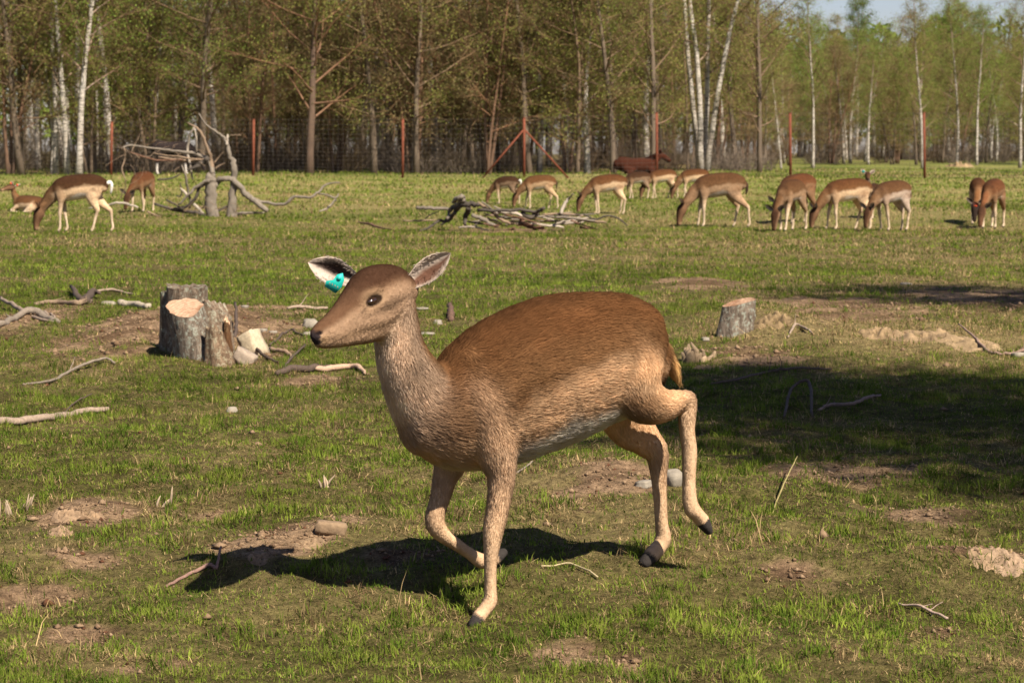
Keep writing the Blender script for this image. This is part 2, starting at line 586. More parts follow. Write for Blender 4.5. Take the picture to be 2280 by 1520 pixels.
# ------------------------------------------------------------------ grass
def build_grass():
    mbV, mbT, mbC, n0 = [], [], [], 0
    zones = [  # blades are coloured clump by clump
  # y0, y1, per m2, length, width, curved
        (4.5, 7.0, 14500, (.016, .042), .0028, 2), (7.0, 10, 10500, (.017, .044), .0033, 2), (10, 14, 7000, (.018, .046), .0045, 1), (14, 20, 3300, (.02, .052), .0065, 1),
        (20, 30, 1300, (.026, .06), .010, 1), (30, 46, 460, (.032, .075), .016, 1), (46, 66, 150, (.045, .10), .028, 1), (66, 100, 60, (.05, .12), .045, 1)]
    zones += [(4.5, 7.5, 9500, (.018, .05), .0022, 0), (7.5, 11, 8000, (.02, .055), .0028, 0), (11, 18, 3200, (.025, .06), .0042, 0)]
    for (y0, y1, dens, ln, wdt, seg) in zones:
        hw1 = y1 * .225 + 1.1
        n = int((y1 - y0) * 2 * hw1 * dens)
        y = rng.uniform(y0, y1, n); x = rng.uniform(-hw1, hw1, n)
        k = (np.abs(x) < y * .225 + .25) | ((np.abs(x) < y * .225 + 1.1) & (rng.random(n) < .4))   # thinner beyond the frame's edge
        x, y = x[k], y[k]
        bare, dry = cover(x, y)
        clump = fbm(x * 7 + 3, y * 7 + 14, 3)
        tuft = sstep(.45, .7, clump)
        keep = rng.random(len(x)) < (1 - .88 * bare) * (.62 + .38 * tuft + .2 * dry)
        x, y, bare, dry, tuft, clump = [a[keep] for a in (x, y, bare, dry, tuft, clump)]
        n = len(x)
        z = ground(x, y) - .003
        fq = np.where(y < 20, 1.0, np.where(y < 46, .45, .2))
        c1 = fbm(x * 11 * fq + 5, y * 8 * fq + 77, 3); c2 = vnoise(x * 34 * fq + 9, y * 26 * fq + 4)
        mix = .62 * c1 + .38 * c2
        straw = rng.random(n) < np.clip(.08 + .80 * sstep(.39, .62, mix + .42 * (dry - .35) + .05 * sstep(18, 30, y)) + .5 * bare, 0, .95)
        if seg == 0: straw[:] = rng.random(n) < .9
        L = rng.uniform(*ln, n) * (.55 + .75 * tuft) * np.where(straw, .95, 1.0)
        tall = rng.random(n) < .02
        L = np.where(tall & straw, L * rng.uniform(1.6, 3.2, n), L)
        az = rng.uniform(0, 2 * math.pi, n)
        lean = np.where(straw, np.where(rng.random(n) < .6, rng.uniform(1.2, 1.5, n), rng.uniform(.2, 1.2, n)), rng.uniform(.1, 1.05, n))
        if seg == 0: lean = rng.uniform(1.25, 1.5, n); z = z + rng.uniform(.001, .007, n)
        dx, dy = np.cos(az), np.sin(az)
        hx, hy, hz = dx * np.sin(lean), dy * np.sin(lean), np.cos(lean)
        w = wdt * rng.uniform(.6, 1.3, n) * np.where(straw, .8, 1) * np.where(np.abs(x) > y * .225 + .25, 1.9, 1)
        wa = az + rng.uniform(-1, 1, n) + math.pi / 2
        wx, wy = np.cos(wa) * w * .5, np.sin(wa) * w * .5
        B = np.stack([x, y, z], 1); S = np.stack([wx, wy, wx * 0], 1)
        tip = B + np.stack([hx, hy, hz], 1) * L[:, None]
        c3 = vnoise(x * 19 * fq + 60, y * 14 * fq + 31)
        hue = np.clip(.7 * sstep(.2, .8, c3) + .3 * rng.random(n), 0, 1)[:, None]
        val = (.62 + .74 * vnoise(x * 27 * fq + 2, y * 20 * fq + 90))[:, None]
        pn = fbm(x * .8 + 50, y * .8 + 3, 3)[:, None]
        gcol = np.array((.052, .092, .010)) * (1 - hue) + np.array((.170, .205, .030)) * hue
        gcol = gcol * (.60 + .75 * pn)
        scol = np.array((.42, .30, .145)) * (.4 + .8 * rng.random(n)[:, None])
        scol = np.where((rng.random(n) < .34 + .2 * bare)[:, None], np.array((.13, .08, .042)), scol)
        c = np.where(straw[:, None], scol, gcol) * val
        if seg == 2:
            drop = np.stack([hx * .25, hy * .25, -.22 * np.ones(n)], 1) * (L * np.minimum(lean, 1))[:, None]
            mid = B + np.stack([hx * .55, hy * .55, hz * .62], 1) * L[:, None]
            V = np.stack([B - S, B + S, mid - S * .8, mid + S * .8, tip + drop], 1).reshape(-1, 3)
            i = np.arange(n)[:, None] * 5 + n0
            T = np.concatenate([i + [[0, 1, 3]], i + [[0, 3, 2]], i + [[2, 3, 4]]])
            kk = 5
        else:
            V = np.stack([B - S, B + S, tip], 1).reshape(-1, 3)
            T = np.arange(n)[:, None] * 3 + n0 + [[0, 1, 2]]
            kk = 3
        mbV.append(V); mbT.append(T); mbC.append(np.repeat(c, kk, 0)); n0 += n * kk
    me = make_mesh('meadow_grass', np.concatenate(mbV), None, np.concatenate(mbT), np.concatenate(mbC), smooth=False)
    tag(link('meadow_grass', me, M['grass']), 'short grazed green grass mixed with straw covering the pasture', 'grass', kind='stuff')


build_grass()


def build_clods():
    """crumbs of soil and dead leaves on the bare patches"""
    mb = MB(); n = 26000
    y = np.concatenate([rng.uniform(4.6, 9, n), rng.uniform(9, 19, n)])
    x = rng.uniform(-1, 1, 2 * n) * (y * .225 + .2)
    bare, dry = cover(x, y)
    k = rng.random(2 * n) < .015 + .95 * bare
    x, y = x[k], y[k]
    z = ground(x, y)
    oc = np.array([[1, 0, 0], [0, 1, 0], [-1, 0, 0], [0, -1, 0], [0, 0, 1], [0, 0, -.6]], float)
    ot = np.array([[0, 1, 4], [1, 2, 4], [2, 3, 4], [3, 0, 4], [1, 0, 5], [2, 1, 5], [3, 2, 5], [0, 3, 5]])
    n = len(x)
    s = rng.gamma(2.0, .0020, n) + .0025
    s = np.where(y > 9, s * 1.5, s) * rng.choice([.6, .8, 1, 1.15], n)
    O = oc[None] * (s[:, None, None]) * rng.uniform(.5, 1.4, (n, 6, 3))
    a = rng.uniform(0, 6.28, n); ca, sa = np.cos(a)[:, None], np.sin(a)[:, None]
    X = O[:, :, 0] * ca - O[:, :, 1] * sa; Y = O[:, :, 0] * sa + O[:, :, 1] * ca
    V = np.stack([X + x[:, None], Y + y[:, None], O[:, :, 2] * .7 + (z + s * .2)[:, None]], 2).reshape(-1, 3)
    T = (np.arange(n)[:, None, None] * 6 + ot[None]).reshape(-1, 3)
    f = rng.random(n)[:, None]
    c = SOIL * .9 * (1 - f) + SAND * .85 * f
    leaf = rng.random(n) < .07
    c = np.where(leaf[:, None], np.array((.095, .04, .02)), c)
    mb.add(V, None, T, np.repeat(c, 6, 0))
    tag(mb.build('soil_crumbs', M['clod'], smooth=False), 'loose crumbs of dry soil and dead leaves on bare patches', 'soil', kind='stuff')


build_clods()


# ------------------------------------------------------------------ trees
def wander(p0, d0, L, n, bend, up, rs):
    P = [np.array(p0, float)]; d = np.array(d0, float); d /= np.linalg.norm(d)
    for i in range(n):
        d = d + rs.normal(0, bend, 3) + np.array([0, 0, up])
        d /= np.linalg.norm(d)
        P.append(P[-1] + d * L / n)
    return np.array(P)


def gen_tree(seed, Ht, r0, kind, stems=1, h0=.25, leaves=8, leafsize=.075, spread=.26, lean=0.0, nbr=26, tint=(.17, .18, .035), amount=1.0):
    """returns (trunk MB, crown MB) in local space, base at the origin"""
    rs = np.random.default_rng(seed)
    tr, cr = MB(), MB()
    LV, LC = [], []
    birch = kind == 'birch'

    def bark(r):
        r = np.asarray(r)[:, None]
        if birch:
            t = np.clip((r - .018) / .05, 0, 1)
            return np.array((.25, .155, .095)) * (1 - t) + np.array((.46, .415, .355)) * t
        if kind == 'pine':
            t = np.clip((r - .02) / .06, 0, 1)
            return np.array((.20, .105, .058)) * (1 - t) + np.array((.115, .075, .052)) * t
        t = np.clip((r - .015) / .05, 0, 1)
        return np.array((.19, .12, .07)) * (1 - t) + np.array((.135, .10, .07)) * t

    def twigs(P, R, n):
        for _ in range(n):
            k = rs.uniform(.25, 1); i = min(int(k * (len(P) - 1)), len(P) - 2)
            b = P[i] + (P[i + 1] - P[i]) * rs.random()
            ax = P[i + 1] - P[i]; ax /= np.linalg.norm(ax) + 1e-9
            d = ax * .7 + rs.normal(0, .55, 3) + np.array([0, 0, -.12 if birch else .12])
            L = rs.uniform(.3, .85)
            Q = wander(b, d, L, 2, .18, -.22 if birch else .04, rs)
            w = np.array([.006, .005, .002]) * 1.5
            side = np.cross(Q[-1] - Q[0], rs.normal(0, 1, 3)); side /= np.linalg.norm(side) + 1e-9
            V = np.concatenate([Q - side * w[:, None], Q + side * w[:, None]])
            cr.add(V, [[0, 1, 4, 3], [1, 2, 5, 4]], None, np.array((.21, .135, .075)) * rs.uniform(.7, 1.4))
            m = rs.poisson(leaves * amount)
            if m:
                t = rs.uniform(.1, 1.05, m)[:, None]
                c = Q[0] + (Q[-1] - Q[0]) * t + rs.normal(0, .13, (m, 3))
                LV.append(c); LC.append(np.full(m, rs.uniform(.65, 1.3)))

    for s_ in range(stems):
        a = s_ * 2 * math.pi / max(stems, 1) + rs.uniform(0, 1)
        d = np.array([math.cos(a) * .13 * (stems > 1) + lean, math.sin(a) * .13 * (stems > 1), 1])
        P = wander((math.cos(a) * r0 * 1.3 * (stems > 1), math.sin(a) * r0 * 1.3 * (stems > 1), -.15), d, Ht * rs.uniform(.92, 1.05), 14, .03, .02, rs)
        t = np.linspace(0, 1, len(P))
        R = r0 * (1 - t) ** .75 + .008
        R[0] *= 1.3
        tr.tube(P, R, 9, bark(R), rough=.08, seed=seed + s_)
        nb = int(nbr / stems ** .6)
        for b in range(nb):
            f = h0 + (1 - h0) * ((b + rs.random()) / nb) ** .9
            i = min(int(f * 14), 13)
            p = P[i] + (P[i + 1] - P[i]) * (f * 14 - i)
            az = b * 2.4 + rs.uniform(-.5, .5)
            el = rs.uniform(.45, 1.0) if birch else rs.uniform(.15, .85)
            L = Ht * spread * (1.08 - f) ** .55 * rs.uniform(.65, 1.15)
            if f < h0 + .1: L *= .7
            d = (math.cos(az) * math.cos(el), math.sin(az) * math.cos(el), math.sin(el))
            Q = wander(p, d, L, 6, .10, .04, rs)
            rb = max(.012, R[i] * .42)
            Rb = np.linspace(rb, .006, 7)
            (tr if rb > .02 else cr).tube(Q, Rb, 5 if rb > .02 else 3, bark(Rb), cap=False)
            twigs(Q, Rb, 3)
            for k in range(rs.integers(4, 7)):
                g = rs.uniform(.2, .95); i2 = min(int(g * 6), 5)
                q = Q[i2] + (Q[i2 + 1] - Q[i2]) * rs.random()
                d2 = (Q[i2 + 1] - Q[i2]); d2 = d2 / np.linalg.norm(d2) + rs.normal(0, .5, 3)
                S = wander(q, d2, L * rs.uniform(.25, .5), 3, .15, .03, rs)
                Rs_ = np.linspace(.011, .005, 4)
                cr.tube(S, Rs_, 3, bark(Rs_), cap=False)
                twigs(S, Rs_, rs.integers(4, 7))
    if LV:
        c = np.concatenate(LV); sh = np.concatenate(LC)[:, None]; m = len(c)
        a = rs.normal(0, 1, (m, 3)); a /= np.linalg.norm(a, axis=1)[:, None]
        b = np.cross(a, rs.normal(0, 1, (m, 3))); b /= np.linalg.norm(b, axis=1)[:, None]
        s = (leafsize * rs.uniform(.5, 1.2, m))[:, None]
        V = np.stack([c - a * s * .5, c + b * s * .32, c + a * s * .5, c - b * s * .32], 1).reshape(-1, 3)
        Q = np.arange(m)[:, None] * 4 + [[0, 1, 2, 3]]
        hue = rs.random((m, 1))
        col = np.array(tint) * sh * (.75 + .5 * hue)
        col[:, 0] *= (.85 + .3 * rs.random(m))
        cr.add(V, Q, None, np.repeat(col, 4, 0))
    return tr, cr


PROTO = {}
OLIVE = (.225, .232, .060); LIME = (.205, .27, .055); BROWN = (.215, .18, .078); DEEP = (.125, .18, .04)


def proto(key, mat, *a, **k):
    tr, cr = gen_tree(*a, **k)
    t, c = tr.mesh('trunk'), cr.mesh('crown', smooth=False)
    t.materials.append(M[mat]); c.materials.append(M['leaf'])
    PROTO[key] = (t, c)


for i in range(3):
    proto(('birch', i), 'birch', 100 + i, 12.5, .105, 'birch', h0=.20 + .05 * i, tint=(OLIVE, LIME, LIME)[i], leaves=12, nbr=32, lean=(-.05, .03, .0)[i], leafsize=.07)
for i in range(4):
    proto(('alder', i), 'bark', 200 + i, 13.0, .10, 'alder', h0=.12 + .03 * i, tint=(OLIVE, OLIVE, BROWN, LIME)[i], leaves=(14, 12, 11, 14)[i], nbr=36, spread=.27, lean=(.03, -.04, .02, 0)[i], leafsize=.07)
proto(('multi', 0), 'birch', 300, 12.5, .11, 'birch', stems=4, h0=.30, tint=OLIVE, leaves=7, nbr=34, spread=.2, leafsize=.07)
proto(('big', 0), 'bark', 310, 11.5, .13, 'pine', h0=.14, tint=OLIVE, leaves=14, nbr=44, spread=.36, leafsize=.07)
proto(('slim', 0), 'bark', 320, 9.0, .055, 'pine', stems=3, h0=.12, tint=BROWN, leaves=8, nbr=34, spread=.22, lean=.05, leafsize=.065)
proto(('slim', 1), 'bark', 321, 8.0, .05, 'alder', stems=2, h0=.10, tint=OLIVE, leaves=9, nbr=30, spread=.24, lean=-.06, leafsize=.065)
proto(('green', 0), 'birch', 330, 12.5, .12, 'birch', h0=.16, tint=DEEP, leaves=20, nbr=36, spread=.24, leafsize=.09)
proto(('green', 1), 'bark', 331, 13.5, .12, 'alder', h0=.14, tint=LIME, leaves=18, nbr=36, spread=.25, leafsize=.08)

NAMES = {'birch': 'birch_tree', 'alder': 'alder_tree', 'multi': 'birch_tree', 'big': 'old_tree', 'slim': 'young_tree', 'green': 'leafy_tree'}


def tree(key, x, y, sc=1.0, rz=None, label=None, cat='tree', group=None, wid=1.0, name=None):
    o = empty(name or NAMES[key[0]], (x, y, gz(x, y) - .02), random.uniform(0, 6.28) if rz is None else rz)
    o.scale = (sc * wid, sc * wid, sc)
    for n, me in zip(('trunk', 'crown'), PROTO[key]):
        c = bpy.data.objects.new(n, me)
        COL.objects.link(c); c.parent = o
    return tag(o, label, cat, group)


def tree_px(key, px, d, *a, **k):
    return tree(key, (px - 1140) / FPX * d, d, *a, **k)


# trees one can tell apart
tree_px(('birch', 1), 178, 85, 1.0, .4, 'tallest white birch beside the rusty post near the dark horse', 'birch')
tree_px(('birch', 0), 152, 86, .95, 2.0, 'white birch close beside the tallest birch, twin lower trunk', 'birch')
tree_px(('birch', 2), 118, 88, .6, 1.0, 'short thin white birch between the leaning tree and tall birches', 'birch')
tree_px(('alder', 1), 52, 86, .95, .2, 'leaning brown trunk tree behind the lying doe', 'tree', wid=1.3)
tree_px(('birch', 2), 352, 92, .75, 3.3, 'slim pale birch rising behind the dark horse', 'birch')
tree_px(('big', 0), 690, 84, 1.0, .9, 'broad old tree with reddish limbs standing just behind the fence', 'tree')
tree_px(('multi', 0), 1565, 91, 1.0, .6, 'birch clump of several white stems spreading from one foot', 'birch')
tree_px(('birch', 2), 1808, 104, .62, 1.8, 'straight white birch alone in grass behind a rusty post', 'birch')
tree_px(('birch', 1), 1738, 100, .40, 2.6, 'small crooked white birch beside the straight lone birch', 'birch')
tree_px(('birch', 0), 2052, 100, .58, .9, 'white birch leaning left next to a rusty post', 'birch')
tree_px(('birch', 1), 2128, 106, .60, 4.0, 'pale birch over the small straw heap', 'birch')
tree_px(('birch', 2), 2172, 112, .58, 5.0, 'thin straight birch right of the straw heap', 'birch')
tree_px(('birch', 0), 2268, 104, .66, 2.9, 'white birch with crooked foot over grazing deer pair', 'birch')
tree_px(('green', 0), 1905, 165, .84, 1.0, 'dense green treetop rising above the birches', 'tree')
tree_px(('green', 1), 2140, 190, .93, 2.0, 'tall rounded green treetop highest against the sky', 'tree')

# the wood behind the fence
rf = np.random.default_rng(41)
spots = []


def try_spot(px, d, gap):
    x = (px - 1140) / FPX * d
    if all((x - a) ** 2 + (d - b) ** 2 > gap ** 2 for a, b in spots):
        spots.append((x, d)); return x
    return None


def place(px):
    """what a tree or shrub of the wood stands behind, told by things one can find"""
    for lim, w in ((20, 'behind the lying deer'), (130, 'behind the leaning tree'), (260, 'behind the tall birches'), (330, 'behind the first rusty post'), (480, 'behind the dark horse'), (610, 'behind the dead tree'),
                   (780, 'behind the broad old tree'), (960, 'left of the brush pile'), (1110, 'behind the brush pile'), (1230, 'behind the braced post'), (1360, 'right of the braced post'),
                   (1500, 'behind the brown horse'), (1640, 'behind the birch clump'), (1780, 'behind the grey thicket'), (1880, 'behind the straight lone birch'), (2020, 'behind the alert deer'), (2120, 'behind the straw heap')):
        if px < lim: return w
    return 'behind the grazing pair'


LAB = {'birch': ('white trunked birch', 'birch', 'birches in the wood'), 'alder': ('dark trunked spring tree', 'tree', 'dark trunked trees in the wood'),
       'slim': ('slender young tree with brown twigs', 'tree', 'young trees in the wood'), 'green': ('fresh green leafy tree', 'tree', 'green trees at the back')}
HGT = {'birch': 12.5, 'alder': 13.0, 'slim': 8.5, 'green': 13.0}
cnt = 0
for k in range(1600):
    if cnt > 235: break
    px = rf.uniform(-250, 2530)
    if px < 1690:
        d = 86 + 55 * rf.random() ** 1.7
        kind = rf.choice(['alder', 'alder', 'alder', 'alder', 'birch', 'slim', 'slim', 'slim'])
        if px < 330 and rf.random() < .3: kind = 'birch'
        if abs(px - 690) < 60 and d < 90: continue
        if 380 < px < 425 and d < 110: continue
        if 1470 < px < 1660 and d < 98: continue
    else:
        d = 114 + 75 * rf.random() ** 1.1
        kind = rf.choice(['birch', 'birch', 'alder', 'green', 'slim'])
    x = try_spot(px, d, 1.35)
    if x is None: continue
    nv = {'birch': 3, 'alder': 4, 'slim': 2, 'green': 2}[kind]
    if px < 1690:
        sc = rf.uniform(.85, 1.15); wd_ = rf.uniform(.9, 1.2)
    else:
        top = rf.uniform(25, 120) + (60 if kind == 'slim' else 0)
        sc = ((HORIZON - top) / FPX * d + .3) / HGT[kind]; wd_ = rf.uniform(1.1, 1.4)
    a_, b_, c_ = LAB[kind]
    tree((kind, int(rf.integers(nv))), x, d, sc, rf.uniform(0, 6.28), a_ + (' at the wood edge ' if d < 100 else ' deep in wood ') + place(px), b_, c_, wid=wd_)
    cnt += 1

# far wood that closes the view
def far_wood():
    mb = MB(); rs = np.random.default_rng(5)
    for k in range(380):
        d = rs.uniform(195, 265); px = rs.uniform(-450, 2730)
        x = (px - 1140) / FPX * d; z = gz(x, d)
        h = (HORIZON - rs.uniform(40, 130)) / FPX * d if px > 1650 else rs.uniform(10, 14); r = rs.uniform(.08, .16)
        lx = rs.normal(0, .5)
        mb.tube([(x, d, z - .2), (x + lx * .5, d, z + h * .5), (x + lx, d, z + h)], [r, r * .7, .02], 4, np.array((.085, .065, .05)) if rs.random() < .75 else np.array((.36, .32, .28)), cap=False)
        m = 190
        t = rs.random(m) ** .8
        rad = 1.9 * np.sqrt(np.clip(1 - (2 * t - .85) ** 2 * .6, .05, 1)) * rs.random(m) ** .5
        a = rs.uniform(0, 6.28, m)
        c = np.stack([x + lx * t + rad * np.cos(a), d + rad * np.sin(a), z + h * (.12 + .9 * t)], 1)
        u = rs.normal(0, 1, (m, 3)); u /= np.linalg.norm(u, axis=1)[:, None]
        v = np.cross(u, rs.normal(0, 1, (m, 3))); v /= np.linalg.norm(v, axis=1)[:, None]
        s = rs.uniform(.16, .6, m)[:, None]
        V = np.stack([c - u * s, c + v * s * .35, c + u * s, c - v * s * .35], 1).reshape(-1, 3)
        tint = np.array((OLIVE, LIME, BROWN, DEEP)[rs.integers(4)])
        mb.add(V, np.arange(m)[:, None] * 4 + [[0, 1, 2, 3]], None, np.repeat(tint * rs.uniform(.5, 1.2, (m, 1)), 4, 0))
    tag(mb.build('distant_wood', M['leaf'], smooth=False), 'far wood closing the view behind the standing trees', 'wood', kind='stuff')


far_wood()


# bare undergrowth
def gen_bush(seed, h, n, col, spread=.9):
    rs = np.random.default_rng(seed); mb = MB()
    for k in range(n):
        a = rs.uniform(0, 6.28); r = rs.random() ** .5 * spread * .7
        P = wander((math.cos(a) * r, math.sin(a) * r, -.05), (math.cos(a) * .35 + rs.normal(0, .2), math.sin(a) * .35 + rs.normal(0, .2), 1), h * rs.uniform(.4, 1.1), 4, .16, .02, rs)
        c = np.array(col) * rs.uniform(.6, 1.5)
        mb.tube(P, np.linspace(.012, .004, 5), 3, c, cap=False)
        for j in range(3):
            q = P[rs.integers(1, 5)]
            S = wander(q, rs.normal(0, .6, 3) + np.array([0, 0, .6]), h * .3, 2, .2, 0, rs)
            mb.tube(S, np.linspace(.007, .003, 3), 3, c, cap=False)
    me = mb.mesh('stems', smooth=False); me.materials.append(M['leaf'])
    return me


BUSH = [gen_bush(1, 1.3, 60, (.24, .19, .14)), gen_bush(2, 1.9, 50, (.17, .12, .075)), gen_bush(3, 1.0, 70, (.27, .215, .165)), gen_bush(4, 2.6, 44, (.15, .11, .06), 1.3)]


def bush(i, px, d, sc, label, group=None):
    x = (px - 1140) / FPX * d
    o = empty('bare_shrub', (x, d, gz(x, d)), random.uniform(0, 6.28))
    o.scale = (sc * 1.2, sc * 1.2, sc)
    c = bpy.data.objects.new('stems', BUSH[i]); COL.objects.link(c); c.parent = o
    tag(o, label, 'shrub', group)


for k in range(150):
    px = rf.uniform(-120, 2400)
    d = (88 + 34 * rf.random()) if px < 1600 else (118 + 60 * rf.random())
    ib = int(rf.integers(4))
    bush(ib, px, d, rf.uniform(.7, 1.25), ('pale', 'brown', 'grey', 'tall brown')[ib] + ' bare undergrowth shrub among the trunks ' + place(px), 'undergrowth in the wood')
for px, d, s in ((1612, 93, 1.0), (1645, 94, 1.1), (1680, 95, .9)):
    bush(2, px, d, s, 'pale grey twiggy thicket beside the birch clump', 'grey thicket by the birch clump')


# ------------------------------------------------------------------ animals
class Limb:
    """a swept body section: stations are (x, y, z, half-thickness in plane, half-width sideways)"""
    def __init__(s, name, st, lat, upref, m=None):
        s.name = name
        st = np.asarray(st, float)
        S = spline(st, m or max(14, 5 * len(st)))
        s.P, s.ra, s.rb = S[:, :3], np.maximum(S[:, 3], .002), np.maximum(S[:, 4], .002)
        T = np.gradient(s.P, axis=0); s.T = T / (np.linalg.norm(T, axis=1)[:, None] + 1e-9)
        L = np.asarray(lat, float)[None] - s.T * (s.T @ np.asarray(lat, float))[:, None]
        s.B = L / (np.linalg.norm(L, axis=1)[:, None] + 1e-9)
        U = np.cross(s.T, s.B)
        sg = np.sign(np.sum(U * np.asarray(upref, float)[None], 1)); sg[sg == 0] = 1
        s.U = U * sg[:, None]

    def add_to(s, mb, sides=18):
        n = len(s.P); a = np.arange(sides) * 2 * math.pi / sides
        ring = lambda i, k, sh: s.P[i] + sh + k * (np.cos(a)[:, None] * s.U[i] * s.ra[i] + np.sin(a)[:, None] * s.B[i] * s.rb[i])
        rows = []
        r0 = min(s.ra[0], s.rb[0]); r1 = min(s.ra[-1], s.rb[-1])
        for th in (75, 50, 25):
            t = math.radians(th); rows.append(ring(0, math.cos(t), -s.T[0] * r0 * math.sin(t) * .8))
        for i in range(n): rows.append(ring(i, 1, 0))
        for th in (25, 50, 75):
            t = math.radians(th); rows.append(ring(n - 1, math.cos(t), s.T[-1] * r1 * math.sin(t) * .8))
        V = np.concatenate(rows + [rows[0].mean(0, keepdims=True), rows[-1].mean(0, keepdims=True)])
        r = len(rows); i = np.arange(sides); j = (i + 1) % sides
        Q = np.concatenate([np.stack([k * sides + i, k * sides + j, (k + 1) * sides + j, (k + 1) * sides + i], 1) for k in range(r - 1)])
        T = np.concatenate([np.stack([np.full(sides, r * sides), j, i], 1), np.stack([np.full(sides, r * sides + 1), (r - 1) * sides + i, (r - 1) * sides + j], 1)])
        mb.add(V, Q, T)

    def project(s, X):
        """nearest station: t, normalised distance, dorsal and sideways coordinates"""
        best = np.full(len(X), 1e9); idx = np.zeros(len(X), int)
        for i in range(len(s.P)):
            D = X - s.P[i]
            d = (D @ s.U[i] / s.ra[i]) ** 2 + (D @ s.B[i] / s.rb[i]) ** 2 + (D @ s.T[i] / min(s.ra[i], s.rb[i])) ** 2
            k = d < best
            best[k] = d[k]; idx[k] = i
        D = X - s.P[idx]
        return idx / (len(s.P) - 1), np.sqrt(best), np.sum(D * s.U[idx], 1) / s.ra[idx], np.sum(D * s.B[idx], 1) / s.rb[idx], s.T[idx]


def skin(limbs, voxel, iters, name='body'):
    mb = MB()
    for l in limbs: l.add_to(mb)
    me = mb.mesh('tmp')
    ob = bpy.data.objects.new('tmp', me); COL.objects.link(ob)
    r = ob.modifiers.new('r', 'REMESH'); r.mode = 'VOXEL'; r.voxel_size = voxel
    sm = ob.modifiers.new('s', 'SMOOTH'); sm.iterations = iters; sm.factor = .5
    dg = bpy.context.evaluated_depsgraph_get()
    out = bpy.data.meshes.new_from_object(ob.evaluated_get(dg))
    bpy.data.objects.remove(ob); bpy.data.meshes.remove(me)
    out.name = name
    out.polygons.foreach_set('use_smooth', np.ones(len(out.polygons), bool))
    for a in list(out.attributes):
        if a.name == 'Col': out.attributes.remove(a)
    V = np.zeros(len(out.vertices) * 3, np.float32); out.vertices.foreach_get('co', V)
    Nn = np.zeros(len(out.vertices) * 3, np.float32); out.vertex_normals.foreach_get('vector', Nn)
    return out, V.reshape(-1, 3).astype(float), Nn.reshape(-1, 3).astype(float)


def relax(me, V, w, it):
    E = np.zeros(len(me.edges) * 2, np.int32); me.edges.foreach_get('vertices', E); E = E.reshape(-1, 2)
    n = len(V); deg = np.bincount(E.ravel(), minlength=n)[:, None]
    for _ in range(it):
        S = np.stack([np.bincount(E[:, 0], V[E[:, 1], k], n) + np.bincount(E[:, 1], V[E[:, 0], k], n) for k in range(3)], 1) / np.maximum(deg, 1)
        V = V + (S - V) * (w * .6)[:, None]
    me.vertices.foreach_set('co', V.astype(np.float32).ravel()); me.update()
    Nn = np.zeros(n * 3, np.float32); me.vertex_normals.foreach_get('vector', Nn)
    return V, Nn.reshape(-1, 3).astype(float)


def lerp(a, b, t):
    return np.asarray(a) * (1 - t[:, None]) + np.asarray(b) * t[:, None]


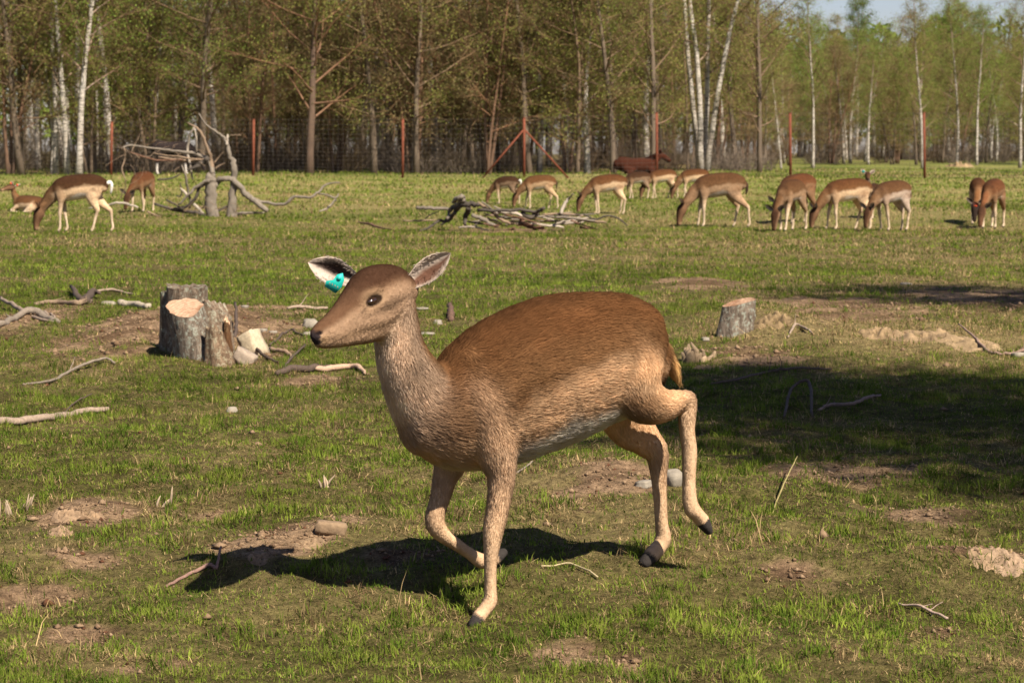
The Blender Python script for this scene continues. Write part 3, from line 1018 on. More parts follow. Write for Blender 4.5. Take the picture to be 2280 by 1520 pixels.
def coat(V, limbs, pal, dark_rump=True, seed=0):
    """hair colour, flow direction and hair length by place on the body"""
    n = len(V)
    acc = np.zeros((n, 3)); W_ = np.zeros(n); flow = np.zeros((n, 3)); ln = np.zeros(n)
    o = seed * 13.7
    nz = fbm(V[:, 0] * 14 + V[:, 1] * 9 + 3 + o, V[:, 2] * 14 + 40, 4) - .5
    nb = fbm(V[:, 0] * 5 + V[:, 1] * 4 + 8 + o, V[:, 2] * 5 + 20, 3) - .5
    for l in limbs:
        t, dist, a, b, T = l.project(V)
        a = a + nz * .35
        w = 1 / (.02 + np.maximum(dist - .75, 0) ** 2) ** 2
        if l.name == 'body':          # t: 0 rump .. 1 chest
            c = lerp(pal['back'], pal['side'], sstep(.75, .1, a + nb * .5))
            c = lerp(c, pal['flank'], np.zeros(n))
            line = pal.get('line', -.30) - pal.get('line2', .25) * sstep(.3, .95, t)
            c = c * (1 - sstep(line + .16, line - .20, a)[:, None]) + np.asarray(pal['flank']) * sstep(line + .16, line - .20, a)[:, None]
            bel = sstep(-.66, -.90, a - .16 * np.exp(-((t - .50) / .13) ** 2) * pal.get('patch', 0) + .05 * np.sin(t * 9))
            bel = bel * sstep(1.0, .85, t)
            c = lerp(c, pal['belly'], bel)
            c = lerp(c, pal['spine'], sstep(.82, .98, a) * .6)
            wi = np.exp(-((t - .80) / .06) ** 2) * sstep(.25, .75, a)
            c = lerp(c, pal['spine'], wi * pal.get('withers', .35))
            c = lerp(c, pal['neck'], sstep(.80, 1.0, t) * .65)
            if dark_rump:
                rp = sstep(.085, .04, t) * sstep(.95, .6, a)
                c = lerp(c, pal['rump'], rp)
            f = -T; hl = .024 + .010 * bel
        elif l.name == 'thigh':
            c = lerp(pal['side'], pal['flank'], sstep(.02, .45, t + nz * .3))
            c = lerp(c, pal['leg'], sstep(.75, 1.0, t))
            f = T; hl = .016 - .006 * t
        elif l.name == 'shoulder':
            c = lerp(pal['side'], lerp(pal['neck'], pal['flank'], np.full(n, .35)), sstep(.0, .55, t + nz * .5))
            f = T; hl = .018 - .004 * t
        elif l.name == 'neck':        # t: 0 chest .. 1 head, a: dorsal side up
            c = lerp(pal['neck'], pal['side'], sstep(.30, .95, a))
            c = lerp(c, pal['throat'], sstep(-.3, -.9, a) * .8)
            c = c * (1 + 1.1 * nb + .5 * nz)[:, None]
            f = -T; hl = .022 - .008 * t
        elif l.name == 'head':        # t: 0 nape .. 1 nose
            c = lerp(pal['cheek'], pal['face'], sstep(.0, .55, a - .15 * (t - .4)))
            c = lerp(c, pal['crown'], sstep(.25, .65, a) * sstep(.62, .30, t) * .9)
            c = lerp(c, pal['muzzle'], sstep(.80, .93, t) * sstep(.3, -.3, a))
            f = -T; hl = np.full(n, .005)
        elif l.name == 'jaw':
            c = lerp(pal['cheek'], pal['muzzle'], sstep(-.1, -.7, a) * .7 + .25 * t)
            f = -T; hl = np.full(n, .005)
        elif l.name == 'earroot':
            c = lerp(pal['face'], pal['face'], t); f = T; hl = np.full(n, .005)
        elif l.name == 'tail':
            c = lerp(pal['tail'], pal['tail_top'], sstep(.35, .75, a))
            f = T; hl = np.full(n, .024)
        else:                          # legs, t: 0 top .. 1 hoof
            c = lerp(pal['upleg'], pal['leg'], sstep(.05, .45, t + nz * .2))
            c = c * (1 - .20 * (np.abs(t - .52) < .06)[:, None] * np.clip(a, 0, 1)[:, None])
            hf = sstep(.885, .905, t)
            c = lerp(c, (.035, .03, .027), hf)
            f = T; hl = (.011 - .006 * sstep(.1, .5, t)) * (1 - hf)
        if l.name == 'jaw': w = w * .3
        acc += c * w[:, None]; flow += f * w[:, None]; ln += hl * w; W_ += w
    c = acc / W_[:, None]
    c = c * (1 + nz * .5 + nb * .25)[:, None]
    return np.clip(c, .004, .95), flow, ln / W_


def ear_mesh(mb, base, tip, opening, width, cin, cout, crim, thick=.005, curl=.5, nL=14, nW=11, core=(.25, .45)):
    base = np.asarray(base, float); tip = np.asarray(tip, float)
    ax = tip - base; L = np.linalg.norm(ax); ax /= L
    o = np.asarray(opening, float); o = o - ax * (o @ ax); o /= np.linalg.norm(o)
    sd = np.cross(ax, o)
    grid, cols = [], []
    for side in (0, 1):
        for i in range(nL):
            t = i / (nL - 1)
            w = width * (.42 + .58 * math.sin(min(1, t / .5) * math.pi / 2)) if t < .5 else width * max(.02, math.cos((t - .5) / .5 * math.pi / 2) ** .75)
            for j in range(nW):
                s = (j / (nW - 1)) * 2 - 1
                dep = (1 - s * s) * curl * w * (1.25 - .6 * t)
                p = base + ax * (L * t) + sd * (s * w) - o * (dep + side * thick * (1 - s ** 4 * .8))
                grid.append(p)
                if side == 0:
                    e = abs(s)
                    core_ = sstep(.75, .35, np.array([abs(s - core[0]) + abs(t - core[1]) * .7]))[0]
                    c = np.asarray(crim) * (1 - core_) + np.asarray(cin) * core_
                    if e > .86: c = np.asarray(crim) * 1.1
                else:
                    c = np.asarray(cout)
                cols.append(c)
    g = lambda sd_, i, j: sd_ * nL * nW + i * nW + j
    Q = []
    for i in range(nL - 1):
        for j in range(nW - 1):
            Q.append((g(0, i, j), g(0, i + 1, j), g(0, i + 1, j + 1), g(0, i, j + 1)))
            Q.append((g(1, i, j), g(1, i, j + 1), g(1, i + 1, j + 1), g(1, i + 1, j)))
    for i in range(nL - 1):
        Q.append((g(0, i, 0), g(1, i, 0), g(1, i + 1, 0), g(0, i + 1, 0)))
        Q.append((g(0, i, nW - 1), g(0, i + 1, nW - 1), g(1, i + 1, nW - 1), g(1, i, nW - 1)))
    mb.add(grid, Q, None, np.array(cols))


def ellipsoid(mb, c, ax, r, col, nu=14, nv=10):
    A = np.array(ax, float)
    V, Q = [], []
    for i in range(nv + 1):
        th = math.pi * i / nv
        for j in range(nu):
            ph = 2 * math.pi * j / nu
            l = np.array([math.sin(th) * math.cos(ph), math.sin(th) * math.sin(ph), math.cos(th)]) * r
            V.append(np.asarray(c) + l @ A)
    for i in range(nv):
        for j in range(nu):
            Q.append((i * nu + j, i * nu + (j + 1) % nu, (i + 1) * nu + (j + 1) % nu, (i + 1) * nu + j))
    mb.add(V, Q, None, col)


def mesh_arrays(me):
    n = len(me.vertices)
    V = np.zeros(n * 3, np.float32); me.vertices.foreach_get('co', V)
    me.calc_loop_triangles()
    T = np.zeros(len(me.loop_triangles) * 3, np.int32); me.loop_triangles.foreach_get('vertices', T)
    return V.reshape(-1, 3).astype(float), T.reshape(-1, 3)


PAL = dict(back=(.120, .054, .022), side=(.185, .096, .043), flank=(.54, .345, .195), belly=(.62, .54, .43), spine=(.055, .026, .012), rump=(.50, .44, .36), line=.10, line2=.50, patch=1.0,
           neck=(.40, .28, .19), throat=(.47, .37, .275), cheek=(.31, .198, .122), face=(.105, .055, .030), crown=(.040, .019, .011), muzzle=(.34, .215, .12),
           tail=(.72, .45, .19), tail_top=(.025, .016, .012), upleg=(.34, .22, .135), leg=(.47, .315, .19), withers=.6)


def hero_deer():
    psi = math.radians(30)
    fwd = np.array([-math.cos(psi), -math.sin(psi), 0]); left = np.array([math.sin(psi), -math.cos(psi), 0])
    hf, hh = G(1055, 1392), G(1448, 1250)           # the two planted hooves
    p0 = ((hf - left * .085) + (hh + left * .085)) / 2

    def on(px, py, v, lf=left, o=p0):
        r = ray(px, py)
        return CAM + r * (((o - CAM) @ lf + v) / (r @ lf))

    def st(rows, lf=left, o=p0, mode=None):
        out = []
        for (px, py, v, ra, rb) in rows:
            p = on(px, py, v, lf, o); k = p[1] / FPX
            out.append((*p, ra * k, rb * k))
        return out
    UP = (0, 0, 1)
    limbs = []
    limbs.append(Limb('body', st([
        (1440, 806, 0, 62, 56), (1428, 800, 0, 100, 80), (1395, 792, 0, 132, 104), (1330, 798, 0, 148, 118), (1240, 822, 0, 166, 128),
        (1150, 858, 0, 166, 124), (1075, 896, 0, 154, 112), (1010, 924, 0, 126, 96), (960, 936, 0, 98, 78), (935, 940, 0, 72, 60)]), left, UP, 60))
    # neck and head; the head is turned a little towards the viewer
    psh = math.radians(50)
    hl = np.array([math.sin(psh), -math.cos(psh), 0]); nape = on(890, 660, .01)
    limbs.append(Limb('neck', st([(985, 930, .0, 98, 78), (945, 890, .0, 84, 66), (910, 830, .01, 68, 54), (888, 770, .015, 56, 47), (884, 715, .012, 48, 44), (884, 672, .01, 40, 42)]), left, (.6, .3, 1), 34))
    limbs.append(Limb('head', st([(896, 646, 0, 40, 40), (865, 640, 0, 53, 54), (828, 652, 0, 58, 57), (795, 678, 0, 46, 44), (764, 706, 0, 35, 33),
                                  (737, 728, 0, 30, 27), (717, 741, 0, 27, 24), (707, 748, 0, 22, 20)], hl, nape), hl, UP, 44))
    limbs.append(Limb('jaw', st([(880, 690, 0, 40, 34), (852, 716, 0, 38, 32), (815, 735, 0, 32, 27), (775, 750, 0, 22, 22), (742, 759, 0, 17, 20), (718, 765, 0, 12, 17), (709, 766, 0, 9, 14)], hl, nape), hl, UP, 26))
    limbs.append(Limb('jaw', st([(872, 668, 0, 40, 46), (838, 698, 0, 38, 43), (800, 712, 0, 32, 37), (765, 728, 0, 27, 30), (732, 745, 0, 22, 25)], hl, nape), hl, UP, 20))
    limbs.append(Limb('earroot', st([(880, 642, .02, 22, 20), (904, 638, .036, 15, 14), (914, 630, .042, 8, 8)], hl, nape), hl, UP, 10))
    limbs.append(Limb('earroot', st([(825, 632, -.025, 22, 20), (800, 624, -.045, 15, 15), (788, 620, -.054, 9, 9)], hl, nape), hl, UP, 10))
    limbs.append(Limb('shoulder', st([(1060, 810, .045, 50, 36), (1072, 885, .068, 66, 52), (1092, 962, .078, 60, 48), (1110, 1030, .086, 42, 37)]), left, fwd, 22))
    limbs.append(Limb('shoulder', st([(1050, 820, -.045, 50, 36), (1032, 900, -.068, 66, 52), (1012, 985, -.078, 52, 46), (1000, 1040, -.083, 35, 33)]), left, fwd, 22))
    limbs.append(Limb('leg', st([(1112, 1020, .09, 42, 34), (1116, 1060, .09, 33, 29), (1110, 1120, .088, 27, 24), (1099, 1178, .086, 24, 23), (1095, 1215, .086, 19, 19),
                                 (1092, 1255, .085, 14.5, 15), (1092, 1310, .085, 14, 14.5), (1091, 1338, .085, 16.5, 17), (1078, 1358, .085, 15, 16), (1066, 1374, .085, 16, 18), (1052, 1394, .085, 12, 17)]), left, fwd, 60))
    limbs.append(Limb('leg', st([(1000, 1035, -.085, 36, 30), (990, 1068, -.085, 27, 26), (978, 1115, -.085, 22, 22), (969, 1148, -.085, 22, 22), (971, 1170, -.085, 22, 22), (986, 1190, -.085, 18, 19),
                                 (1014, 1210, -.085, 14.5, 15), (1046, 1232, -.085, 13, 13.5), (1072, 1248, -.085, 17, 17), (1092, 1248, -.085, 14, 15), (1106, 1240, -.085, 15, 16), (1122, 1228, -.085, 10, 14)]), left, fwd, 60))
    # far hind leg, planted
    limbs.append(Limb('thigh', st([(1420, 800, -.08, 86, 42), (1390, 880, -.09, 82, 44), (1400, 940, -.09, 58, 38), (1432, 975, -.088, 40, 30), (1462, 1003, -.085, 28, 24)]), left, fwd, 26))
    limbs.append(Limb('leg', st([(1458, 1000, -.085, 29, 24), (1464, 1018, -.085, 25, 23), (1467, 1060, -.085, 18, 18), (1470, 1110, -.085, 15, 16), (1473, 1165, -.085, 14.5, 15.5),
                                 (1477, 1196, -.085, 18, 18), (1468, 1216, -.085, 17, 18), (1452, 1234, -.085, 18, 20), (1434, 1254, -.085, 12, 18)]), left, fwd, 50))
    # near hind leg, lifted and trailing
    limbs.append(Limb('thigh', st([(1425, 740, .06, 56, 36), (1412, 800, .085, 72, 46), (1408, 860, .092, 66, 46)]), left, fwd, 18))
    limbs.append(Limb('thigh', st([(1402, 868, .092, 54, 44), (1440, 893, .096, 52, 42), (1478, 902, .095, 38, 33), (1508, 893, .09, 26, 24), (1526, 888, .09, 19, 20)]), left, UP, 22))
    limbs.append(Limb('leg', st([(1514, 888, .09, 20, 20), (1529, 883, .09, 15, 18), (1535, 890, .09, 14, 18), (1534, 905, .09, 17, 19), (1530, 930, .09, 20, 19), (1530, 960, .09, 17.5, 17.5), (1535, 1005, .09, 17.5, 17), (1534, 1070, .09, 15, 15.5),
                                 (1536, 1115, .09, 17, 17), (1542, 1134, .09, 18.5, 18), (1555, 1148, .09, 16, 17), (1566, 1162, .09, 16.5, 18), (1578, 1183, .09, 9, 14)]), left, fwd, 54))
    limbs.append(Limb('tail', st([(1474, 770, 0, 14, 18), (1488, 795, 0, 14, 19), (1500, 822, 0, 13, 17), (1512, 850, 0, 6, 8)]), left, UP, 14))
    me, V, Nn = skin(limbs, .0048, 5)
    col, flow, ln = coat(V, limbs, PAL, dark_rump=False)
    V, Nn = relax(me, V, sstep(.0085, .015, ln), 20)
    V, Nn = relax(me, V, sstep(.20, .15, np.linalg.norm(V - on(800, 690, 0, hl, nape), axis=1)), 14)
    col, flow, ln = coat(V, limbs, PAL, dark_rump=False)
    # eye surround, tear line, nose
    k = 6.45 / FPX
    eye = on(830, 669, .047, hl, nape)
    ax = -fwd_dir(on, hl, nape)
    nosep = on(694, 752, .0, hl, nape)
    root = empty('fallow_doe', (p0[0], p0[1], gz(p0[0], p0[1])))
    tag(root, 'brown fallow doe trotting across the foreground with a teal ear tag', 'deer')
    off = np.array(root.location)
    axis = on(705, 745, 0, hl, nape) - on(865, 645, 0, hl, nape); axis /= np.linalg.norm(axis)
    upx = np.cross(axis, hl); upx *= np.sign(upx[2])
    D = V - eye
    du, dv, dw = D @ axis, D @ upx, D @ hl
    side = (dw > -.05)
    r1 = np.sqrt((du / .036) ** 2 + (dv / .026) ** 2)
    m1 = np.where(side, np.exp(-np.clip(r1 - .75, 0, 9) ** 2 * 6), 0) * .55
    col = lerp(col, (.33, .21, .12), m1)
    r2 = np.sqrt((du / .0250) ** 2 + ((dv) / .0150) ** 2)
    col = lerp(col, (.03, .018, .012), np.where(side, sstep(1.15, .9, r2), 0))
    tear = np.where(side, np.exp(-((du - .034) / .014) ** 2 - ((dv + .010 + (du - .034) * .3) / .004) ** 2), 0)
    col = lerp(col, (.06, .035, .022), tear * .8)
    ln = ln * np.where(side & (r2 < 1.3), .0, 1)
    dn = np.linalg.norm(V - nosep, axis=1)
    nm = sstep(.029, .022, dn + ((V - nosep) @ upx) * .28 - ((V - nosep) @ axis) * .3 + .004 * np.sin(V[:, 2] * 400))
    col = lerp(col, (.03, .022, .022), nm); ln = ln * (1 - nm)
    mouth = np.exp(-(((V - on(745, 752, .0, hl, nape)) @ upx) / .0028) ** 2) * sstep(.05, .03, np.abs((V - on(735, 752, 0, hl, nape)) @ axis))
    col = lerp(col, (.07, .04, .028), mouth * .7)
    nst = on(714, 741, .02, hl, nape)
    nd = np.sqrt((((V - nst) @ axis) / .009) ** 2 + (((V - nst) @ upx) / .006) ** 2)
    col = lerp(col, (.012, .008, .008), np.where((V - nst) @ hl > -.02, sstep(1.2, .7, nd), 0))
    # push the eye socket in and the brow and nostril out
    V2 = V.copy()
    V2 -= Nn * (np.where(side, np.exp(-r2 ** 2 * .8), 0) * .006)[:, None]
    br = np.where(side, np.exp(-((du / .03) ** 2 + ((dv - .024) / .010) ** 2)), 0)
    V2 += Nn * (br * .009)[:, None]
    V2 -= Nn * (np.where((V - nst) @ hl > -.02, np.exp(-nd ** 2), 0) * .006)[:, None]
    me.vertices.foreach_set('co', (V2 - off).astype(np.float32).ravel())
    set_col(me, col * (1 + .10 * sstep(.006, .014, ln))[:, None])
    body = link('body', me, M['hide'], root)
    Vm, Tm = mesh_arrays(me)
    # ears, modelled onto the body
    eb, ef = MB(), MB()
    near_b, near_t = on(908, 636, .035, hl, nape), on(1003, 563, .115, hl, nape)
    far_b, far_t = on(792, 622, -.045, hl, nape), on(686, 584, -.155, hl, nape)
    toward = np.array([-.1, -1, .0])
    ear_mesh(eb, near_b - off, near_t - off, np.array([-.25, -.85, -.55]), .034, (.11, .055, .036), (.13, .07, .038), (.42, .34, .275), curl=.55, core=(.45, .38))
    eb.build('ear', M['hide'], root)
    ear_mesh(ef, far_b - off, far_t - off, np.array([-.15, -1, .12]), .036, (.035, .022, .018), (.16, .095, .055), (.42, .34, .28), curl=.7)
    ef.build('ear', M['hide'], root)
    for sgn, nm_ in ((1, 'eye'),):
        for v in (.047, -.047):
            e = MB()
            c = on(830, 669, .047, hl, nape) + hl * (v - .047 - (.004 if v > 0 else -.004))
            ellipsoid(e, c - off, (axis, upx, hl), np.array([.0195, .0112, .0125]), (.03, .015, .01))
            e.build('eye', M['eye'], root)
    # ear tag on the far ear
    tb = MB()
    tc = on(748, 632, -.105, hl, nape) - off + np.array([0, -.034, 0])
    e1 = np.array([1., 0, 0]); e2 = np.array([0, 0, -1.]); e3 = np.array([0, -1., 0])
    pts = [(a_ * .00122, b_ * .00122) for a_, b_ in ((5, -22), (17, -25), (20, -10), (14, 6), (1, 19), (-22, 4), (-19, -8), (-4, -10))]
    F = [tc + e1 * a + e2 * b + e3 * .0015 for a, b in pts]; Bk = [tc + e1 * a + e2 * b - e3 * .0015 for a, b in pts]
    nn = len(pts); cen = [np.mean(F, 0), np.mean(Bk, 0)]
    Tt = [(2 * nn, i, (i + 1) % nn) for i in range(nn)] + [(2 * nn + 1, nn + (i + 1) % nn, nn + i) for i in range(nn)]
    Qq = [(i, nn + i, nn + (i + 1) % nn, (i + 1) % nn) for i in range(nn)]
    tb.add(F + Bk + cen, Qq, Tt)
    tg = tb.build('ear_tag', M['teal'], root, smooth=False)
    pb = MB(); ellipsoid(pb, tc + e1 * .011 - e2 * .017 + e3 * .003, (e1, e2, e3), np.array([.006, .006, .004]), (.1, .5, .45)); pb.build('rivet', M['teal'], tg)
    for i_, a_ in enumerate((-.010, -.003, .004, .011)):
        gb = MB(); ellipsoid(gb, tc + e1 * (a_ - .004) + e2 * (.001 + a_ * .5) + e3 * .0016, (e1, e2, e3), np.array([.0016, .0034, .0006]), (.5, .5, .5), 8, 6); gb.build('printed_digit', M['stone'], tg)
    # the coat: short hairs all over
    A = Vm[Tm[:, 0]]; B = Vm[Tm[:, 1]]; C = Vm[Tm[:, 2]]
    ar = np.linalg.norm(np.cross(B - A, C - A), axis=1)
    nh = 170000
    f = rng.choice(len(Tm), nh, p=ar / ar.sum())
    r1_, r2_ = rng.random(nh), rng.random(nh)
    fl = r1_ + r2_ > 1; r1_[fl] = 1 - r1_[fl]; r2_[fl] = 1 - r2_[fl]
    w = np.stack([1 - r1_ - r2_, r1_, r2_], 1)
    tri = Tm[f]
    ear_src = [(np.concatenate(b_.V), np.concatenate(b_.C), tp_ - bs_) for b_, bs_, tp_ in ((eb, near_b, near_t), (ef, far_b, far_t))]
    ip = lambda X: np.sum(X[tri] * w[:, :, None], 1)
    P, Nh, Ch, Fh = ip(Vm), ip(Nn), ip(col), ip(flow)
    Lh = np.sum(ln[tri] * w, 1)
    Nh /= np.linalg.norm(Nh, axis=1)[:, None] + 1e-9
    Fh = Fh + np.array([0, 0, -.18])[None] * np.linalg.norm(Fh, axis=1)[:, None]
    Fh -= Nh * np.sum(Fh * Nh, 1)[:, None]; Fh /= np.linalg.norm(Fh, axis=1)[:, None] + 1e-9
    cl = fbm(P[:, 0] * 45 + P[:, 1] * 30, P[:, 2] * 45 + 9, 3)
    sw = np.cross(Nh, Fh)
    ok = Lh > .0035
    P, Nh, Ch, Fh, Lh, cl, sw = [a[ok] for a in (P, Nh, Ch, Fh, Lh, cl, sw)]
    for EV, EC, ed in ear_src:
        m2 = 420; half = len(EV) // 2
        q = rng.integers(0, half - 33, m2); q = q[np.isin(q % 11, (0, 1, 2, 8, 9, 10))]; m2 = len(q)
        ed = ed / np.linalg.norm(ed)
        cen_ = EV[:half].reshape(14, 11, 3).mean(1)[q // 11]
        inw = cen_ - EV[q]; inw /= np.linalg.norm(inw, axis=1)[:, None] + 1e-6
        P = np.concatenate([P, EV[q] + rng.normal(0, .0025, (m2, 3))]); Nh = np.concatenate([Nh, np.repeat(np.array([[.2, -.9, .3]]), m2, 0)])
        Ch = np.concatenate([Ch, EC[q] * .9]); Lh = np.concatenate([Lh, rng.uniform(.006, .012, m2)]); cl = np.concatenate([cl, np.full(m2, .5)])
        fd = ed[None] + inw * .5 + rng.normal(0, .2, (m2, 3)); fd /= np.linalg.norm(fd, axis=1)[:, None]
        Fh = np.concatenate([Fh, fd]); sw = np.concatenate([sw, np.cross(Nh[-m2:], fd)])
    nh = len(P)
    Fh = Fh + sw * ((cl - .5) * .5 * sstep(.005, .014, Lh) + rng.normal(0, .13, nh))[:, None]
    Lh = Lh * rng.uniform(.6, 1.25, nh)
    lift = ((.15 + .16 * rng.random(nh) + .22 * (cl - .5)) * (.35 + .65 * sstep(.006, .014, Lh)))[:, None]
    p1 = P + (Fh * .5 + Nh * lift * .62) * Lh[:, None]
    p2 = P + (Fh * 1.0 + Nh * lift * .80) * Lh[:, None]
    pts = np.stack([P - Nh * .001, p1, p2], 1).reshape(-1, 3).astype(np.float32)
    cv = bpy.data.hair_curves.new('coat')
    cv.add_curves([3] * nh)
    cv.position_data.foreach_set('vector', pts.ravel())
    ra = cv.attributes.get('radius') or cv.attributes.new('radius', 'FLOAT', 'POINT')
    ra.data.foreach_set('value', np.tile(np.array([.0006, .0005, .0001], np.float32), nh))
    var = (1 + (rng.random(nh) - .5) * (.12 + .2 * sstep(.006, .014, Lh))) * (1 + (cl - .5) * .5 * sstep(.006, .016, Lh))
    Ch = np.clip(Ch * (var * (1.04 + .2 * sstep(.006, .014, Lh)))[:, None], 0, .85)
    ca = cv.attributes.new('Col', 'FLOAT_COLOR', 'CURVE')
    ca.data.foreach_set('color', np.concatenate([Ch, np.ones((nh, 1))], 1).astype(np.float32).ravel())
    nm2 = Nh * .85 + rng.normal(0, .16, (nh, 3)) + Fh * .1
    nm2 /= np.linalg.norm(nm2, axis=1)[:, None]
    na = cv.attributes.new('nrm', 'FLOAT_VECTOR', 'CURVE')
    na.data.foreach_set('vector', nm2.astype(np.float32).ravel())
    co = bpy.data.objects.new('coat', cv); COL.objects.link(co); co.parent = root
    cv.materials.append(M['fur'])


def fwd_dir(on, hl, nape):
    return on(705, 745, 0, hl, nape) - on(865, 645, 0, hl, nape)


hero_deer()

# ------------------------------------------------------------------ the grazing herd
HP = dict(PAL, back=(.066, .027, .011), side=(.105, .047, .019), flank=(.50, .345, .205), belly=(.62, .54, .44), spine=(.03, .015, .009), neck=(.13, .07, .034), line2=.22,
          throat=(.22, .14, .08), cheek=(.13, .07, .038), face=(.06, .031, .017), muzzle=(.22, .14, .08), leg=(.46, .35, .24), upleg=(.36, .25, .155), tail=(.6, .55, .48), rump=(.58, .52, .45), line=.06)


def herd_deer(px, py, sc, a, label, pose='graze', seed=0, turn=0.0, steps=None, pal=None, tags=(), tail_up=False, dx=0, group='fallow deer grazing in the pasture'):
    rs = np.random.default_rng(900 + seed)
    P = G(px, py) if not isinstance(px, np.ndarray) else px
    o = empty('fallow_deer', (P[0], P[1], gz(P[0], P[1])), math.pi + math.radians(a))
    o.scale = (sc * 1.08, sc * 1.16, sc * 1.06)
    tag(o, label, 'deer', group)
    pal = dict(HP, **(pal or {}))
    LAT, UP, FW = (0, 1, 0), (0, 0, 1), (1, 0, 0)
    L = []
    st = list(steps) if steps is not None else list(rs.uniform(-.13, .13, 4))
    if pose == 'lie':
        L.append(Limb('body', [(-.38, 0, .17, .10, .10), (-.28, 0, .20, .17, .16), (-.05, 0, .22, .19, .17), (.16, 0, .23, .18, .15), (.28, 0, .23, .13, .11)], LAT, UP, 30))
        L.append(Limb('neck', [(.22, 0, .26, .12, .09), (.32, 0, .38, .085, .065), (.37, 0, .50, .06, .05), (.385, 0, .58, .05, .045)], LAT, (-1, 0, 1), 18))
        hs = [(.37, .0, .60), (.41, -.02 + turn * .1, .595), (.46, turn * .2, .565), (.50, turn * .3, .535)]
        for s_ in (1, -1):
            L.append(Limb('thigh', [(-.26, .12 * s_, .20, .13, .06), (-.14, .17 * s_, .12, .09, .06), (-.02, .19 * s_, .06, .04, .04)], LAT, UP, 12))
            L.append(Limb('leg', [(-.02, .19 * s_, .05, .03, .03), (-.18, .21 * s_, .04, .025, .025), (-.02, .22 * s_, .03, .022, .022), (.06, .21 * s_, .02, .02, .02)], LAT, UP, 20))
            L.append(Limb('leg', [(.22, .09 * s_, .16, .06, .05), (.34, .11 * s_, .08, .035, .035), (.40, .12 * s_, .05, .028, .028), (.26, .14 * s_, .03, .022, .022), (.18, .14 * s_, .02, .02, .02)], LAT, UP, 20))
    else:
        L.append(Limb('body', [(-.37, 0, .655, .08, .075), (-.335, 0, .668, .135, .115), (-.20, 0, .682, .172, .137), (0, 0, .662, .188, .148), (.17, 0, .638, .186, .135), (.29, 0, .608, .158, .112), (.355, 0, .59, .105, .078)], LAT, UP, 40))
        if pose == 'graze':
            ty = turn
            drop = rs.uniform(-.02, .03)
            L.append(Limb('neck', [(.25, 0, .63, .145, .09), (.37, ty * .05, .545, .112, .075), (.465, ty * .12, .44 + drop, .083, .062), (.525, ty * .2, .355 + drop, .066, .054)], LAT, (.6, 0, 1), 22))
            hs = [(.535, ty * .2, .35 + drop), (.572, ty * .24, .275 + drop), (.605, ty * .28, .155 + drop), (.615, ty * .30, .055 + drop)]
        else:
            L.append(Limb('neck', [(.26, 0, .66, .135, .085), (.36, 0, .78, .095, .068), (.42, 0, .92, .068, .055), (.44, 0, 1.02, .058, .05)], LAT, (-1, 0, .6), 22))
            hs = [(.43, 0, 1.055), (.475, turn * .05, 1.05), (.545, turn * .12, 1.0), (.60, turn * .18, .955)]
        for i, s_ in enumerate((1, -1)):
            d = st[i]; y = .085 * s_
            L.append(Limb('shoulder', [(.22, y * .7, .70, .08, .05), (.235, y, .58, .085, .05), (.24, y, .46, .055, .042)], LAT, FW, 12))
            L.append(Limb('leg', [(.24, y, .47, .05, .04), (.24 + d * .35, y, .37, .034, .03), (.245 + d * .6, y, .27, .028, .027), (.24 + d * .8, y, .17, .0185, .019), (.24 + d, y, .065, .0205, .021), (.255 + d, y, .035, .02, .021), (.275 + d, y, .005, .016, .021)], LAT, FW, 40))
            d = st[2 + i]
            L.append(Limb('thigh', [(-.25, y * .7, .68, .11, .06), (-.22, y, .56, .12, .062), (-.245 + d * .2, y, .46, .08, .05), (-.325 + d * .5, y, .345, .042, .034), (-.35 + d * .6, y, .315, .034, .028)], LAT, FW, 18))
            L.append(Limb('leg', [(-.345 + d * .6, y, .325, .036, .029), (-.34 + d * .7, y, .28, .027, .024), (-.325 + d * .85, y, .17, .0185, .019), (-.315 + d, y, .07, .021, .021), (-.30 + d, y, .035, .02, .022), (-.28 + d, y, .005, .016, .022)], LAT, FW, 36))
    hs = np.array(hs)
    L.append(Limb('head', [(*hs[0], .062, .058), (*hs[1], .080, .066), (*hs[2], .053, .045), (*hs[3], .038, .034)], LAT, (.8, 0, .5), 18))
    me, V, Nn = skin(L, .0135, 4)
    col, _, _ = coat(V, L, pal, seed=seed + 1)
    nose = np.linalg.norm(V - hs[3] - (hs[3] - hs[2]) * .35, axis=1)
    col = lerp(col, (.03, .022, .02), sstep(.045, .03, nose))
    set_col(me, col)
    link('body', me, M['herd'], o)
    hd = hs[2] - hs[0]; hd /= np.linalg.norm(hd)
    hu = np.array([.8, 0, .6]) if pose == 'graze' else np.array([-.2, 0, 1.])
    hu = hu - hd * (hu @ hd); hu /= np.linalg.norm(hu)
    lat = np.cross(hu, hd)
    for s_ in (1, -1):
        e = MB()
        b = hs[0] + hu * .025 + lat * s_ * .035
        tp = b + lat * s_ * .12 + hu * .07 - hd * .085
        ear_mesh(e, b, tp, hd * .6 + hu * .5 - lat * s_ * .2, .042, (.07, .045, .035), np.array(pal['face']) * .75, (.28, .22, .17), curl=.6, nL=8, nW=6)
        e.build('ear', M['herd'], o)
        e = MB(); ellipsoid(e, hs[1] + hd * .012 + lat * s_ * .049 + hu * .016, (hd, hu, lat), np.array([.017, .012, .01]), (.02, .01, .01), 8, 6); e.build('eye', M['eye'], o)
        for (sd, mat) in tags:
            if sd == s_:
                t = MB(); c = b + (tp - b) * .55 + hd * .03
                ellipsoid(t, c, (lat, hu, hd), np.array([.032, .036, .008]), (.5, .5, .5), 10, 6); t.build('ear_tag', M[mat], o)
    t = MB()
    r = (-.40, 0, .70) if pose != 'lie' else (-.44, 0, .24)
    r = np.array(r)
